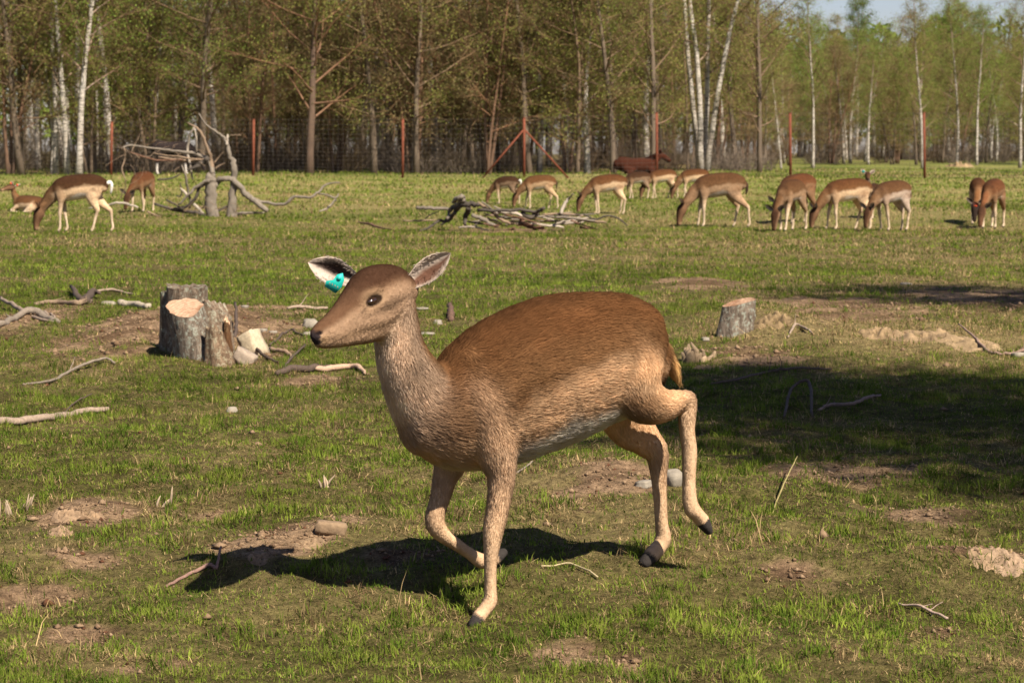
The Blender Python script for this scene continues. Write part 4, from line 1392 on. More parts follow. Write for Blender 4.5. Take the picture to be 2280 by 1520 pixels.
    Q = [r, r + (-.05, 0, .03), r + (-.075, 0, -.02), r + (-.06, 0, -.15)] if tail_up else [r + (.01, 0, .01), r + (-.025, 0, -.03), r + (-.035, 0, -.10), r + (-.02, 0, -.19)]
    if pose == 'lie': Q = [r, r + (-.03, 0, -.03), r + (-.05, 0, -.08)]
    Q = spline(Q, 9)
    t.tube(Q, np.interp(np.linspace(0, 1, 9), [0, .3, .8, 1], [.024, .03, .022, .006]), 8, (.05, .03, .02) if not tail_up else (.6, .56, .5), rough=.1)
    t.build('tail', M['herd'], o)
    return o


def herd():
    D = herd_deer
    RED = dict(back=(.07, .027, .012), side=(.10, .041, .018), flank=(.19, .105, .055), belly=(.4, .3, .21))
    GREY = dict(back=(.062, .029, .013), side=(.095, .048, .022), flank=(.30, .19, .11), belly=(.45, .37, .30), neck=(.15, .088, .048), line=.0)
    DARK = dict(back=(.032, .015, .008), side=(.05, .025, .013), flank=(.20, .13, .08), spine=(.02, .012, .009))
    D(64, 474, .84, -12, 'young deer lying in the grass with an orange ear tag', 'lie', 1, turn=1.2, tags=((1, 'orange'), (-1, 'orange')), pal=dict(back=(.07, .032, .015), flank=(.45, .32, .2)))
    D(176, 517, 1.0, 2, 'grazing deer with raised white tail near the lying deer', 'graze', 2, steps=(.02, -.06, .10, -.16), tail_up=True, pal=dict(back=(.035, .016, .008), side=(.05, .024, .011)))
    D(318, 472, .93, 72, 'reddish brown deer grazing beside the dead tree', 'graze', 3, turn=-.25, pal=RED)
    D(1127, 455, .72, -22, 'small dark deer with white rump behind the brush pile', 'graze', 4, pal=DARK, tail_up=True)
    D(1200, 466, .83, 4, 'sandy deer grazing right behind the middle of the brush pile', 'graze', 5, steps=(-.02, .08, -.14, .06), pal=dict(flank=(.38, .25, .14), back=(.075, .034, .014)))
    D(1352, 478, .93, 8, 'brown deer grazing at the right end of the brush pile', 'graze', 6, steps=(-.05, -.03, -.02, .02))
    D(1420, 443, .74, 18, 'dark deer half hidden behind the deer at the brush pile end', 'graze', 7, pal=DARK)
    D(1474, 443, .80, 12, 'small brown deer grazing below the brown horse', 'graze', 8, steps=(.05, -.08, -.12, .1))
    D(1545, 444, .82, 5, 'small deer mostly hidden behind the largest grazing deer', 'graze', 9)
    D(1600, 506, 1.09, 4, 'largest greyish deer grazing alone in front with long stride', 'graze', 10, steps=(.0, .06, -.15, .05), pal=GREY)
    D(1775, 497, 1.04, 42, 'dark maned brown deer grazing behind the light headed one', 'graze', 11, turn=.15, pal=dict(RED, neck=(.20, .11, .07), face=(.04, .025, .02), cheek=(.09, .05, .035)))
    D(1760, 514, .97, 58, 'light headed deer grazing in front of a dark headed one', 'graze', 12, pal=dict(GREY, cheek=(.2, .115, .065)))
    D(1886, 512, 1.03, 14, 'tan deer grazing before the alert deer with the teal tag', 'graze', 13, steps=(-.02, .07, -.05, .12))
    D(1942, 488, .78, 66, 'alert deer with raised head and teal ear tag', 'alert', 14, turn=.3, pal=dict(DARK, neck=(.10, .07, .05), throat=(.12, .09, .07)), tags=((-1, 'teal'),))
    D(1985, 514, .95, 38, 'pale bellied deer grazing right beside the alert deer', 'graze', 15, pal=dict(GREY, belly=(.5, .44, .38), flank=(.37, .28, .21)))
    D(2176, 500, .97, 80, 'dark faced deer of the grazing pair standing apart', 'graze', 16, turn=-.2, pal=dict(face=(.03, .02, .016), cheek=(.05, .035, .03), crown=(.03, .02, .016), neck=(.22, .12, .06)))
    D(2210, 508, 1.0, 64, 'reddish deer with orange tag of the grazing pair standing apart', 'graze', 17, turn=-.15, tags=((-1, 'orange'),), pal=dict(RED, face=(.11, .055, .03), belly=(.6, .48, .36)))


herd()


def horse(px, d, rz, sc, label, base, leg, lying=False):
    x = (px - 1140) / FPX * d
    o = empty('horse', (x, d, gz(x, d)), rz); o.scale = (sc,) * 3
    tag(o, label, 'horse')
    LAT, UP, FW = (0, 1, 0), (0, 0, 1), (1, 0, 0)
    dz = -.72 if lying else 0
    b = np.array(base)
    L = [Limb('body', [(-.78, 0, 1.12 + dz, .22, .2), (-.6, 0, 1.14 + dz, .30, .28), (-.2, 0, 1.08 + dz, .31, .30), (.25, 0, 1.08 + dz, .32, .28), (.6, 0, 1.12 + dz, .27, .22)], LAT, UP, 24)]
    if lying:
        L.append(Limb('neck', [(.5, 0, .46, .24, .16), (.78, 0, .63, .18, .12), (.95, 0, .76, .13, .1)], LAT, (-1, 0, 1), 14))
        hd = [(.97, 0, .78, .13, .1), (1.15, 0, .70, .12, .09), (1.36, 0, .55, .08, .07)]
        for s_ in (1, -1):
            L.append(Limb('leg', [(-.5, .25 * s_, .25, .16, .1), (-.1, .32 * s_, .12, .08, .07), (-.4, .36 * s_, .06, .05, .05)], LAT, UP, 14))
            L.append(Limb('leg', [(.5, .2 * s_, .22, .12, .09), (.85, .25 * s_, .12, .07, .06), (.55, .28 * s_, .06, .05, .05)], LAT, UP, 14))
    else:
        L.append(Limb('neck', [(.5, 0, 1.15, .25, .15), (.85, 0, .95, .18, .12), (1.1, 0, .68, .14, .1)], LAT, (.6, 0, 1), 14))
        hd = [(1.08, 0, .68, .13, .1), (1.2, 0, .5, .12, .09), (1.3, 0, .2, .075, .07)]
        for s_ in (1, -1):
            L.append(Limb('leg', [(.48, .15 * s_, .95, .13, .09), (.5, .15 * s_, .7, .085, .07), (.5, .15 * s_, .45, .06, .055), (.5 - .05 * s_, .15 * s_, .12, .05, .05), (.53 - .05 * s_, .15 * s_, .02, .065, .06)], LAT, FW, 20))
            L.append(Limb('leg', [(-.6, .15 * s_, 1.0, .2, .1), (-.58, .15 * s_, .75, .13, .09), (-.68, .15 * s_, .5, .07, .06), (-.64 + .06 * s_, .15 * s_, .12, .05, .05), (-.6 + .06 * s_, .15 * s_, .02, .065, .06)], LAT, FW, 20))
    L.append(Limb('head', hd, LAT, UP, 12))
    me, V, Nn = skin(L, .035, 3)
    col = np.repeat(b[None], len(V), 0) * (.8 + .4 * fbm(V[:, 0] * 3, V[:, 2] * 3, 3))[:, None]
    if not lying:
        col = lerp(col, leg, sstep(.5, .35, V[:, 2]) * (V[:, 0] < .8) * (np.abs(V[:, 1]) > .05) * (V[:, 1] < 0))
    set_col(me, col)
    link('body', me, M['herd'], o)
    t = MB()
    for k in range(9):
        y = (k - 4) * .012
        z = 1.25 + dz
        t.tube(spline([(-.82, y, z), (-.92, y * 2, z - .15), (-.9, y * 3, max(z - .75, .08))], 7), np.linspace(.03, .008, 7), 5, b * .4)
    t.build('tail', M['herd'], o)
    m = MB()
    nk = L[1]
    for k in range(len(nk.P)):
        p = nk.P[k] + nk.U[k] * nk.ra[k] * .92
        for j in (-1, 1):
            m.tube([p, p + np.array([0, .06 * j, .03]), p + np.array([.0, .15 * j, -.16])], [.035, .03, .008], 5, b * .35)
    m.build('mane', M['herd'], o)
    for s_ in (1, -1):
        e = MB(); hb = np.array(hd[0][:3]) + (0, .06 * s_, .08)
        e.tube([hb, hb + np.array([.02, .03 * s_, .1]), hb + np.array([.03, .03 * s_, .18])], [.035, .04, .006], 6, b * .7); e.build('ear', M['herd'], o)


horse(388, 83.5, .15, .80, 'dark horse with pale legs grazing behind the dead tree', (.022, .016, .015), (.5, .45, .4))
horse(1416, 84, .10, .86, 'reddish brown horse resting low behind the wire fence', (.042, .014, .008), (.1, .04, .02), lying=True)


# ------------------------------------------------------------------ fence
def fence():
    o = empty('wire_fence', (0, 80, gz(0, 80)))
    tag(o, 'tall wire mesh fence on rusty red posts in front of the wood', 'fence')
    off = np.array(o.location)
    posts = [(-66, 405, 278), (249, 402, 272), (565, 402, 266), (897, 400, 266), (1167, 393, 263), (1462, 388, 252), (1759, 388, 252), (2057, 388, 252), (2355, 388, 252)]
    tops, bots = [], []
    for px, yb, yt in posts:
        d = 80.0
        x = (px - 1140) / FPX * d
        b = np.array([x, d, gz(x, d) - .1]); t = at(px, yt, d)
        m = MB()
        m.tube([b - off, (b + t) / 2 - off, t - off], [.045, .045, .045], 10)
        # a flat cap plate
        m.tube([t - off, t - off + np.array([0, 0, .02])], [.052, .052], 10)
        m.build('post', M['rust'], o)
        tops.append(t); bots.append(b + np.array([0, 0, .15]))
    for px, py in ((1072, 393), (1268, 391)):
        x = (px - 1140) / FPX * 80
        m = MB(); m.tube([np.array([x, 80, gz(x, 80) - .05]) - off, at(1167, 288, 80) - off], .03, 8); m.build('brace', M['rust'], o)
    w = MB()
    for i in range(len(posts) - 1):
        for h in np.linspace(0, 1, 15) ** 1.25:
            p = bots[i] * (1 - h) + tops[i] * h - off; q = bots[i + 1] * (1 - h) + tops[i + 1] * h - off
            w.tube([p, (p + q) / 2 - (0, 0, .015), q], .0038, 3, cap=False)
        L = np.linalg.norm(bots[i + 1] - bots[i]); n = int(L / .16)
        for k in range(n):
            f = k / n
            p = bots[i] * (1 - f) + bots[i + 1] * f - off; q = tops[i] * (1 - f) + tops[i + 1] * f - off
            w.tube([p, q], .0029, 3, cap=False)
    tag(w.build('wire_mesh', M['wire'], o), kind='stuff')


fence()


# ------------------------------------------------------------------ dead wood in the middle distance
GREYW = (.175, .145, .112); DARKW = (.07, .057, .045); PALEW = (.33, .275, .215); REDW = (.14, .075, .048); TANW = (.215, .15, .098)


def limb_px(rows, d, depth, sc, ox, oy, seed, off):
    """polyline given in an enlarged crop; returns a bent tube's points and radii in the scene"""
    rs = np.random.default_rng(seed)
    pts, rad = [], []
    w = rs.normal(0, depth)
    for i, (cx, cy, r) in enumerate(rows):
        px, py = ox + cx / sc, oy + cy / sc
        w = w * .6 + rs.normal(0, depth) * .5
        pts.append(at(px, py, d + w)); rad.append(r / sc / FPX * d)
    m = max(8, 4 * len(rows))
    S = spline(np.concatenate([np.array(pts), np.array(rad)[:, None]], 1), m)
    k = rs.normal(0, 1, (m, 3)) * np.minimum(S[:, 3:4] * .22, .009)
    k[0] = 0
    return S[:, :3] + k - off, np.maximum(S[:, 3], .004)


def dead_tree():
    d = 47.5
    base = at(474, 478, d); base[2] = gz(base[0], d)
    o = empty('dead_tree', base)
    tag(o, 'grey dead tree with broken trunk and bare arching limbs beside grazing deer', 'dead tree')
    off = np.array(o.location)
    A = (4.07, 220, 250)
    parts = [
        ('broken_trunk', GREYW, [(1035, 545, 20), (1025, 580, 44), (1012, 660, 52), (1018, 800, 52), (1030, 945, 58), (1032, 985, 60)]),
        ('upright_trunk', GREYW, [(1205, 985, 62), (1205, 930, 50), (1208, 800, 38), (1222, 600, 30), (1225, 480, 28), (1185, 390, 22), (1160, 280, 19), (1130, 230, 14), (1050, 170, 11), (960, 100, 9), (910, 10, 6)]),
        ('snag', PALEW, [(1158, 300, 12), (1164, 250, 11), (1172, 203, 8)]),
        ('branch', TANW, [(1030, 560, 22), (1020, 440, 18), (980, 320, 15), (930, 190, 13), (870, 130, 10), (800, 95, 5)]),
        ('branch', PALEW, [(862, 140, 9), (822, 220, 11), (805, 340, 12), (822, 460, 11), (852, 612, 8)]),
        ('branch', PALEW, [(868, 150, 7), (885, 250, 8), (885, 370, 6)]),
        ('branch', GREYW, [(1035, 560, 24), (1000, 445, 22), (930, 400, 19), (800, 365, 15), (600, 342, 12), (430, 322, 10), (290, 300, 10), (200, 330, 7)]),
        ('branch', TANW, [(975, 430, 13), (830, 435, 12), (700, 430, 10), (540, 405, 7)]),
        ('branch', TANW, [(900, 430, 8), (740, 405, 8), (600, 390, 6), (500, 370, 5)]),
        ('branch', REDW, [(760, 432, 8), (600, 435, 7), (500, 430, 7), (280, 360, 5)]),
        ('branch', DARKW, [(985, 420, 24), (930, 460, 24), (870, 500, 18), (800, 520, 8)]),
        ('branch', TANW, [(235, 330, 9), (232, 430, 9), (210, 520, 7), (235, 600, 6), (240, 680, 5), (180, 800, 3)]),
        ('branch', GREYW, [(1000, 620, 18), (950, 640, 17), (870, 690, 16), (820, 740, 12), (720, 840, 9)]),
        ('branch', DARKW, [(945, 660, 16), (905, 690, 15), (870, 790, 14), (800, 850, 13), (660, 885, 10)]),
        ('branch', GREYW, [(752, 480, 8), (790, 580, 10), (800, 680, 10), (828, 800, 10), (822, 870, 10)]),
        ('branch', GREYW, [(1050, 670, 26), (1075, 630, 26), (1120, 605, 24), (1190, 602, 24), (1260, 655, 26), (1330, 740, 28), (1400, 800, 26), (1530, 890, 22)]),
        ('branch', GREYW, [(1395, 795, 18), (1550, 822, 15), (1690, 830, 15), (1780, 765, 14), (1920, 770, 12), (1990, 720, 11), (2060, 655, 10), (2185, 635, 6)]),
        ('branch', GREYW, [(1985, 735, 8), (2070, 750, 8), (2145, 775, 9), (2175, 738, 5)]),
        ('branch', PALEW, [(2150, 790, 11), (2080, 862, 10), (2000, 900, 7)]),
        ('branch', DARKW, [(500, 830, 11), (700, 890, 15), (850, 905, 16), (970, 935, 14)]),
        ('branch', DARKW, [(612, 792, 10), (690, 835, 10), (770, 880, 10)]),
        ('branch', PALEW, [(862, 830, 12), (910, 880, 13), (965, 945, 12)]),
        ('branch', PALEW, [(-90, 870, 6), (60, 848, 9), (190, 822, 11), (355, 860, 10)]),
        ('branch', DARKW, [(530, 612, 8), (660, 598, 8), (740, 560, 5)]),
        ('branch', TANW, [(1045, 460, 6), (1085, 410, 5), (1125, 365, 3)]),
        ('branch', TANW, [(1055, 510, 6), (1100, 480, 5), (1145, 462, 3)]),
        ('branch', GREYW, [(1200, 925, 18), (1340, 915, 14), (1500, 912, 9)]),
        ('branch', TANW, [(440, 900, 9), (520, 935, 9), (570, 955, 6)]),
        ('branch', PALEW, [(740, 690, 9), (790, 740, 14), (812, 770, 8)]),
        ('branch', DARKW, [(700, 755, 5), (740, 760, 7), (750, 700, 6), (735, 640, 4)]),
        ('branch', DARKW, [(1170, 850, 10), (1090, 890, 10), (1020, 940, 10)]),
        ('branch', DARKW, [(940, 870, 8), (990, 790, 6)]),
        ('branch', TANW, [(1190, 210, 5), (1290, 206, 4)])]
    for i, (nm, c, rows) in enumerate(parts):
        P, R = limb_px(rows, d, .10 if 'trunk' not in nm else .0, *A, seed=50 + i, off=off)
        if nm != 'branch': P = P + 0
        m = MB(); m.tube(P, R, 11 if 'trunk' in nm else 7, c, rough=.09 if 'trunk' in nm else .14, seed=i)
        m.build(nm, M['dead'], o)
    rs = np.random.default_rng(3)           # fine twigs left on the limbs
    m = MB()
    for k in range(70):
        cx, cy = rs.uniform(200, 1000), rs.uniform(300, 520)
        if k > 35: cx, cy = rs.uniform(560, 1300), rs.uniform(820, 930)
        p = at(220 + cx / 4.07, 250 + cy / 4.07, d + rs.normal(0, .25)) - off
        dd = rs.normal(0, 1, 3) * (1, .6, .8)
        m.tube(wander(p, dd, rs.uniform(.15, .5), 3, .3, 0, rs), np.linspace(.007, .003, 4), 3, np.array(TANW) * rs.uniform(.5, 1.3), cap=False)
    tag(m.build('twigs', M['dead'], o), kind='stuff')


dead_tree()


def loose(name, P, R, col, label, cat, group=None, mat='dead', sides=8, rough=.14, seed=0, cut=None):
    """one stick or log lying on its own; a sawn or broken end may be paler"""
    P = np.asarray(P); c0 = P[len(P) // 2].copy(); c0[2] = P[:, 2].min()
    o = empty(name, c0)
    tag(o, label, cat, group)
    m = MB(); m.tube(P - c0, R, sides, col, rough=rough, seed=seed)
    m.build('stem', M[mat], o)
    return o


def brush_pile():
    d = 41.8; A = (4.222, 900, 350); z0 = np.zeros(3)
    L0 = 'dead branch heaped in the low brush pile'; G0 = 'branches of the brush pile'
    rows = [
        (GREYW, [(118, 480, 17), (200, 478, 18), (300, 483, 17), (440, 492, 16)], 'thick grey log poking out of the left of the brush pile', 'log'),
        (GREYW, [(460, 425, 16), (500, 385, 22), (545, 372, 20), (570, 390, 12)], 'gnarled root knot on top of the brush pile', 'root'),
        (DARKW, [(470, 480, 20), (540, 450, 27), (620, 437, 27), (705, 450, 18)], 'thick blackened log across the top of the brush pile', 'log'),
        (GREYW, [(570, 400, 16), (500, 440, 18), (445, 480, 18), (400, 585, 14)], L0, 'branch'),
        (DARKW, [(520, 470, 20), (440, 555, 18), (385, 600, 16), (320, 600, 13), (230, 660, 11), (138, 692, 8)], 'long dark branch trailing left from the brush pile', 'branch'),
        (DARKW, [(600, 470, 28), (582, 560, 24), (568, 640, 14)], L0, 'branch'),
        (DARKW, [(480, 520, 14), (430, 590, 14), (345, 632, 9)], L0, 'branch'),
        (TANW, [(690, 430, 16), (800, 500, 18), (900, 580, 16), (1000, 625, 10)], L0, 'branch'),
        (GREYW, [(640, 540, 18), (760, 600, 20), (880, 655, 14)], L0, 'branch'),
        (DARKW, [(690, 500, 15), (900, 502, 14), (1100, 496, 14), (1250, 512, 15), (1312, 478, 14)], 'dark forked pole lying along the brush pile', 'branch'),
        (GREYW, [(730, 420, 8), (830, 490, 9)], L0, 'branch'), (PALEW, [(842, 460, 7), (920, 500, 7)], L0, 'branch'),
        (PALEW, [(860, 522, 14), (1000, 520, 16), (1120, 552, 13)], L0, 'branch'),
        (DARKW, [(1100, 512, 16), (1170, 560, 22), (1265, 528, 16)], L0, 'branch'),
        (REDW, [(1082, 558, 18), (1120, 620, 24), (1220, 662, 20), (1315, 667, 12)], 'reddish rotten branch on the near side of the brush pile', 'branch'),
        (PALEW, [(1180, 625, 12), (1350, 640, 12), (1500, 660, 9)], L0, 'branch'), (PALEW, [(1430, 632, 10), (1560, 620, 11), (1690, 605, 8)], L0, 'branch'),
        (GREYW, [(1340, 558, 10), (1560, 570, 13), (1790, 602, 9)], L0, 'branch'), (TANW, [(1300, 540, 10), (1500, 530, 11), (1680, 556, 8)], L0, 'branch'),
        (PALEW, [(1470, 530, 15), (1500, 460, 15), (1540, 395, 12), (1588, 342, 5)], 'pale snag pointing up out of the brush pile', 'branch'),
        (DARKW, [(1690, 540, 8), (1800, 582, 9), (1900, 552, 9), (2000, 570, 8), (2100, 645, 5)], 'wavy dark branch at the right end of the brush pile', 'branch'),
        (TANW, [(1640, 580, 14), (1760, 600, 14), (1900, 612, 8)], L0, 'branch'), (REDW, [(1650, 657, 12), (1800, 672, 7)], L0, 'branch'),
        (PALEW, [(510, 662, 8), (640, 656, 11), (800, 690, 6)], 'pale stick lying on the grass before the brush pile', 'stick'),
        (REDW, [(985, 684, 12), (1040, 662, 10)], L0, 'branch'), (GREYW, [(880, 562, 12), (1080, 592, 10)], L0, 'branch'), (DARKW, [(920, 602, 10), (1110, 618, 9)], L0, 'branch'),
        (TANW, [(1340, 592, 10), (1520, 602, 9)], L0, 'branch'), (TANW, [(-10, 600, 6), (150, 597, 8), (300, 590, 6)], L0, 'branch'), (GREYW, [(180, 600, 5), (240, 545, 6), (330, 510, 5)], L0, 'branch')]
    rs = np.random.default_rng(12)
    for k in range(26):
        cx, cy = rs.uniform(600, 1750), rs.uniform(530, 640)
        ln, an = rs.uniform(60, 200), rs.normal(.05, .25)
        c = (GREYW, TANW, REDW, DARKW, PALEW)[rs.integers(5)]
        rows.append((c, [(cx - ln * math.cos(an), cy - ln * math.sin(an), rs.uniform(5, 9)), (cx, cy + rs.normal(0, 8), rs.uniform(6, 12)), (cx + ln * math.cos(an), cy + ln * math.sin(an), 4)], L0, 'branch'))
    for i, (c, r, lab, cat) in enumerate(rows):
        P, R = limb_px(r, d, .22, *A, seed=200 + i, off=z0)
        zz = ground(P[:, 0], P[:, 1]) + R * .3
        P[:, 2] = np.maximum(P[:, 2], zz)
        loose({'log': 'dead_log', 'root': 'root_knot', 'stick': 'stick'}.get(cat, 'dead_branch'), P, R, np.array(c) * rs.uniform(.85, 1.1), lab if lab != L0 else {GREYW: 'grey ', TANW: 'tan ', REDW: 'reddish ', DARKW: 'blackish ', PALEW: 'bleached '}[c] + lab, cat, G0 if lab == L0 else None, seed=i)


brush_pile()


def ground_stick(pxs, rad, col, label, cat='stick', group=None, mat='deadnear', lift=0.0, seed=0, name='stick', twigs=0, zs=None):
    """a stick whose points lie on the ground under the given pixels; zs lifts each point"""
    P = np.array([G(x, y) for x, y in pxs])
    P[:, 2] = ground(P[:, 0], P[:, 1])
    k = P[:, 1].mean() / FPX
    R = np.interp(np.linspace(0, 1, len(P)), np.linspace(0, 1, len(rad)), rad) * k
    Z = np.zeros(len(P)) if zs is None else np.array(zs) * k
    S = spline(np.concatenate([P + np.stack([Z * 0, Z * 0, Z], 1), R[:, None]], 1), max(10, 5 * len(P)))
    rs = np.random.default_rng(seed + 77)
    S[:, :3] += rs.normal(0, 1, (len(S), 3)) * S[:, 3:4] * .25
    zf = ground(S[:, 0], S[:, 1]) + S[:, 3] * .55 + .008
    S[:, 2] = np.maximum(S[:, 2], zf) if zs is None else S[:, 2] + S[:, 3] * .5
    o = loose(name, S[:, :3], np.maximum(S[:, 3], .0018), col, label, cat, group, mat, seed=seed)
    for t in range(twigs):
        i = rs.integers(2, len(S) - 1)
        m = MB(); b = S[i, :3] - np.array(o.location)
        ax = S[i, :3] - S[i - 1, :3]; ax /= np.linalg.norm(ax) + 1e-9
        m.tube(wander(b, ax + rs.normal(0, .6, 3) + np.array([0, 0, .5]), k * rs.uniform(18, 50), 4, .2, 0, rs), np.linspace(max(R.mean() * .55, .002), .001, 5), 5, col)
        m.build('twig', M[mat], o)
    return o


PW = (.27, .20, .145); BW = (.085, .06, .045); GW = (.20, .16, .12)
ground_stick([(0, 948), (90, 938), (180, 925), (242, 918)], [8, 8, 7, 5], PW, 'long pale peeled stick lying in the grass by the soil clods', seed=1)
ground_stick([(52, 858), (120, 850), (175, 828), (235, 808), (256, 814)], [2.5, 3.5, 3.5, 2.5], GW, 'thin bent twig lying in grass below the big stump', 'twig', seed=2, name='twig', zs=[0, 2, 10, 8, 4], twigs=1)
ground_stick([(615, 838), (650, 828), (700, 826), (740, 826)], [6, 8, 8, 7], BW, 'dark bark covered end piece of stick before the doe', seed=3)
ground_stick([(698, 826), (740, 827), (780, 823), (806, 827), (812, 836)], [6, 6.5, 6, 5, 2], (.42, .28, .19), 'peeled pinkish stick lying just before the doe', seed=4)
ground_stick([(0, 678), (40, 696), (75, 712), (125, 720)], [4, 5, 4, 3], PW, 'pale root arching over bare soil at the pasture edge', seed=5, zs=[14, 10, 3, 0])
ground_stick([(0, 728), (40, 712), (90, 706), (130, 722)], [7, 7, 9, 5], GW, 'thick grey root lying on dark bare soil', 'root', seed=6, name='root', twigs=2)
ground_stick([(70, 688), (100, 698), (124, 714)], [3, 3, 2], PW, 'short pale twig beside the thick grey root', 'twig', seed=7, name='twig')
ground_stick([(75, 682), (130, 678), (180, 680), (205, 672)], [4, 5, 6, 3], TANW, 'brown crooked branch lying behind the bare soil', 'branch', seed=8, name='branch', twigs=3)
ground_stick([(160, 650), (185, 676), (205, 664), (222, 668)], [4, 8, 8, 3], BW, 'dark forked branch stub sticking up behind the soil bank', 'branch', seed=9, name='branch', zs=[10, 0, 8, 14])
ground_stick([(215, 652), (250, 648), (300, 658)], [3, 3, 2], PW, 'bleached twig lying left behind the big stump', 'twig', seed=10, name='twig')
ground_stick([(268, 680), (300, 684), (332, 688)], [9, 8, 7], (.36, .30, .22), 'pale stripped log piece touching the big stump', 'log', seed=11, name='log')
ground_stick([(570, 792), (600, 806), (640, 812)], [4, 3, 2], BW, 'dark stick leaning from the split wood chunk', seed=12, zs=[14, 6, 0])
ground_stick([(600, 782), (640, 792), (648, 800)], [5, 4, 2], (.3, .2, .13), 'bark strip beside the split wood chunk', 'bark', seed=13, name='bark_strip')
ground_stick([(628, 826), (650, 800), (680, 776)], [3, 3, 2], BW, 'brown stick slanting up towards the doe muzzle', seed=14, zs=[0, 3, 8])
ground_stick([(525, 752), (526, 738), (524, 716)], [4, 4, 3], BW, 'upright dark stake beside the big stump', 'stake', seed=15, name='stake', zs=[0, 18, 42])
ground_stick([(1003, 716), (1003, 708), (1000, 700)], [7, 7, 5], (.12, .07, .05), 'small dark wooden peg standing behind the doe', 'stake', seed=16, name='stake', zs=[0, 10, 22])
ground_stick([(1745, 930), (1762, 890), (1790, 880), (1805, 892), (1808, 930)], [3, 3.5, 4, 4, 3], BW, 'arched dark twig standing in shaded grass', 'twig', seed=17, name='twig', zs=[0, 22, 32, 30, 0])
ground_stick([(1822, 918), (1850, 911), (1900, 910), (1935, 900), (1960, 897)], [3, 4, 4, 3.5, 2.5], (.2, .14, .11), 'straight brown branch lying in shaded grass beside the arched twig', 'twig', seed=18, name='twig', zs=[2, 8, 10, 14, 16], twigs=2)
ground_stick([(1580, 860), (1640, 850), (1700, 838), (1760, 828), (1850, 826)], [2, 3, 3, 3, 2], BW, 'long thin dark branch along the edge of shade', 'branch', seed=19, name='branch', twigs=4, zs=[3, 4, 6, 6, 3])
ground_stick([(2135, 735), (2170, 760), (2200, 785), (2240, 793), (2290, 785)], [2, 3, 4, 4, 4], (.24, .16, .12), 'brown thorny branch lying on the straw bank', 'branch', seed=20, name='branch', twigs=5, zs=[14, 8, 2, 2, 5])
ground_stick([(1755, 752), (1770, 730), (1790, 735), (1810, 742)], [1.6, 3, 3, 2], PW, 'forked bleached twig beside the cut stump', 'twig', seed=21, name='twig', zs=[0, 5, 4, 0], twigs=1)
ground_stick([(370, 1308), (420, 1285), (465, 1268), (482, 1272), (492, 1240)], [3.5, 4, 4.5, 4, 2.5], (.22, .13, .10), 'reddish crooked twig at the tip of the doe shadow', 'twig', seed=22, name='twig', zs=[0, 3, 6, 3, 22])
ground_stick([(2000, 1352), (2060, 1362), (2110, 1388)], [2.5, 3, 3], (.36, .26, .2), 'thin dry stalk lying among dead grass', 'stalk', seed=23, name='stalk', twigs=3)
ground_stick([(1205, 1268), (1270, 1262), (1330, 1296)], [1, 2, 2], (.4, .32, .18), 'dry straw stalk lying near the doe hind hoof', 'stalk', seed=24, name='stalk')
ground_stick([(1140, 1058), (1168, 1046), (1186, 1036)], [2, 2.5, 2], GW, 'grey twig in the grass behind the doe foreleg', 'twig', seed=25, name='twig', zs=[0, 4, 8])
ground_stick([(640, 690), (680, 688), (730, 690)], [3, 4, 3], PW, 'bleached twig lying in litter behind the doe head', 'twig', seed=26, name='twig', twigs=1)
ground_stick([(798, 497), (830, 504), (876, 514)], [2.5, 3, 2], REDW, 'reddish stick lying in grass left of the brush pile', seed=27)
ground_stick([(600, 772), (640, 742), (690, 752)], [2, 2.5, 2], BW, 'dark twig in the litter beside the doe throat', 'twig', seed=28, name='twig')
ground_stick([(140, 925), (165, 906), (205, 892)], [2, 2, 1.5], BW, 'dark crooked twig above the long peeled stick', 'twig', seed=29, name='twig', zs=[0, 8, 16])
ground_stick([(1718, 1146), (1745, 1098), (1775, 1058)], [1.4, 1.8, 1.2], (.27, .22, .09), 'yellow dry stem standing aslant near the shade', 'stalk', seed=30, name='stalk', zs=[0, 20, 45])


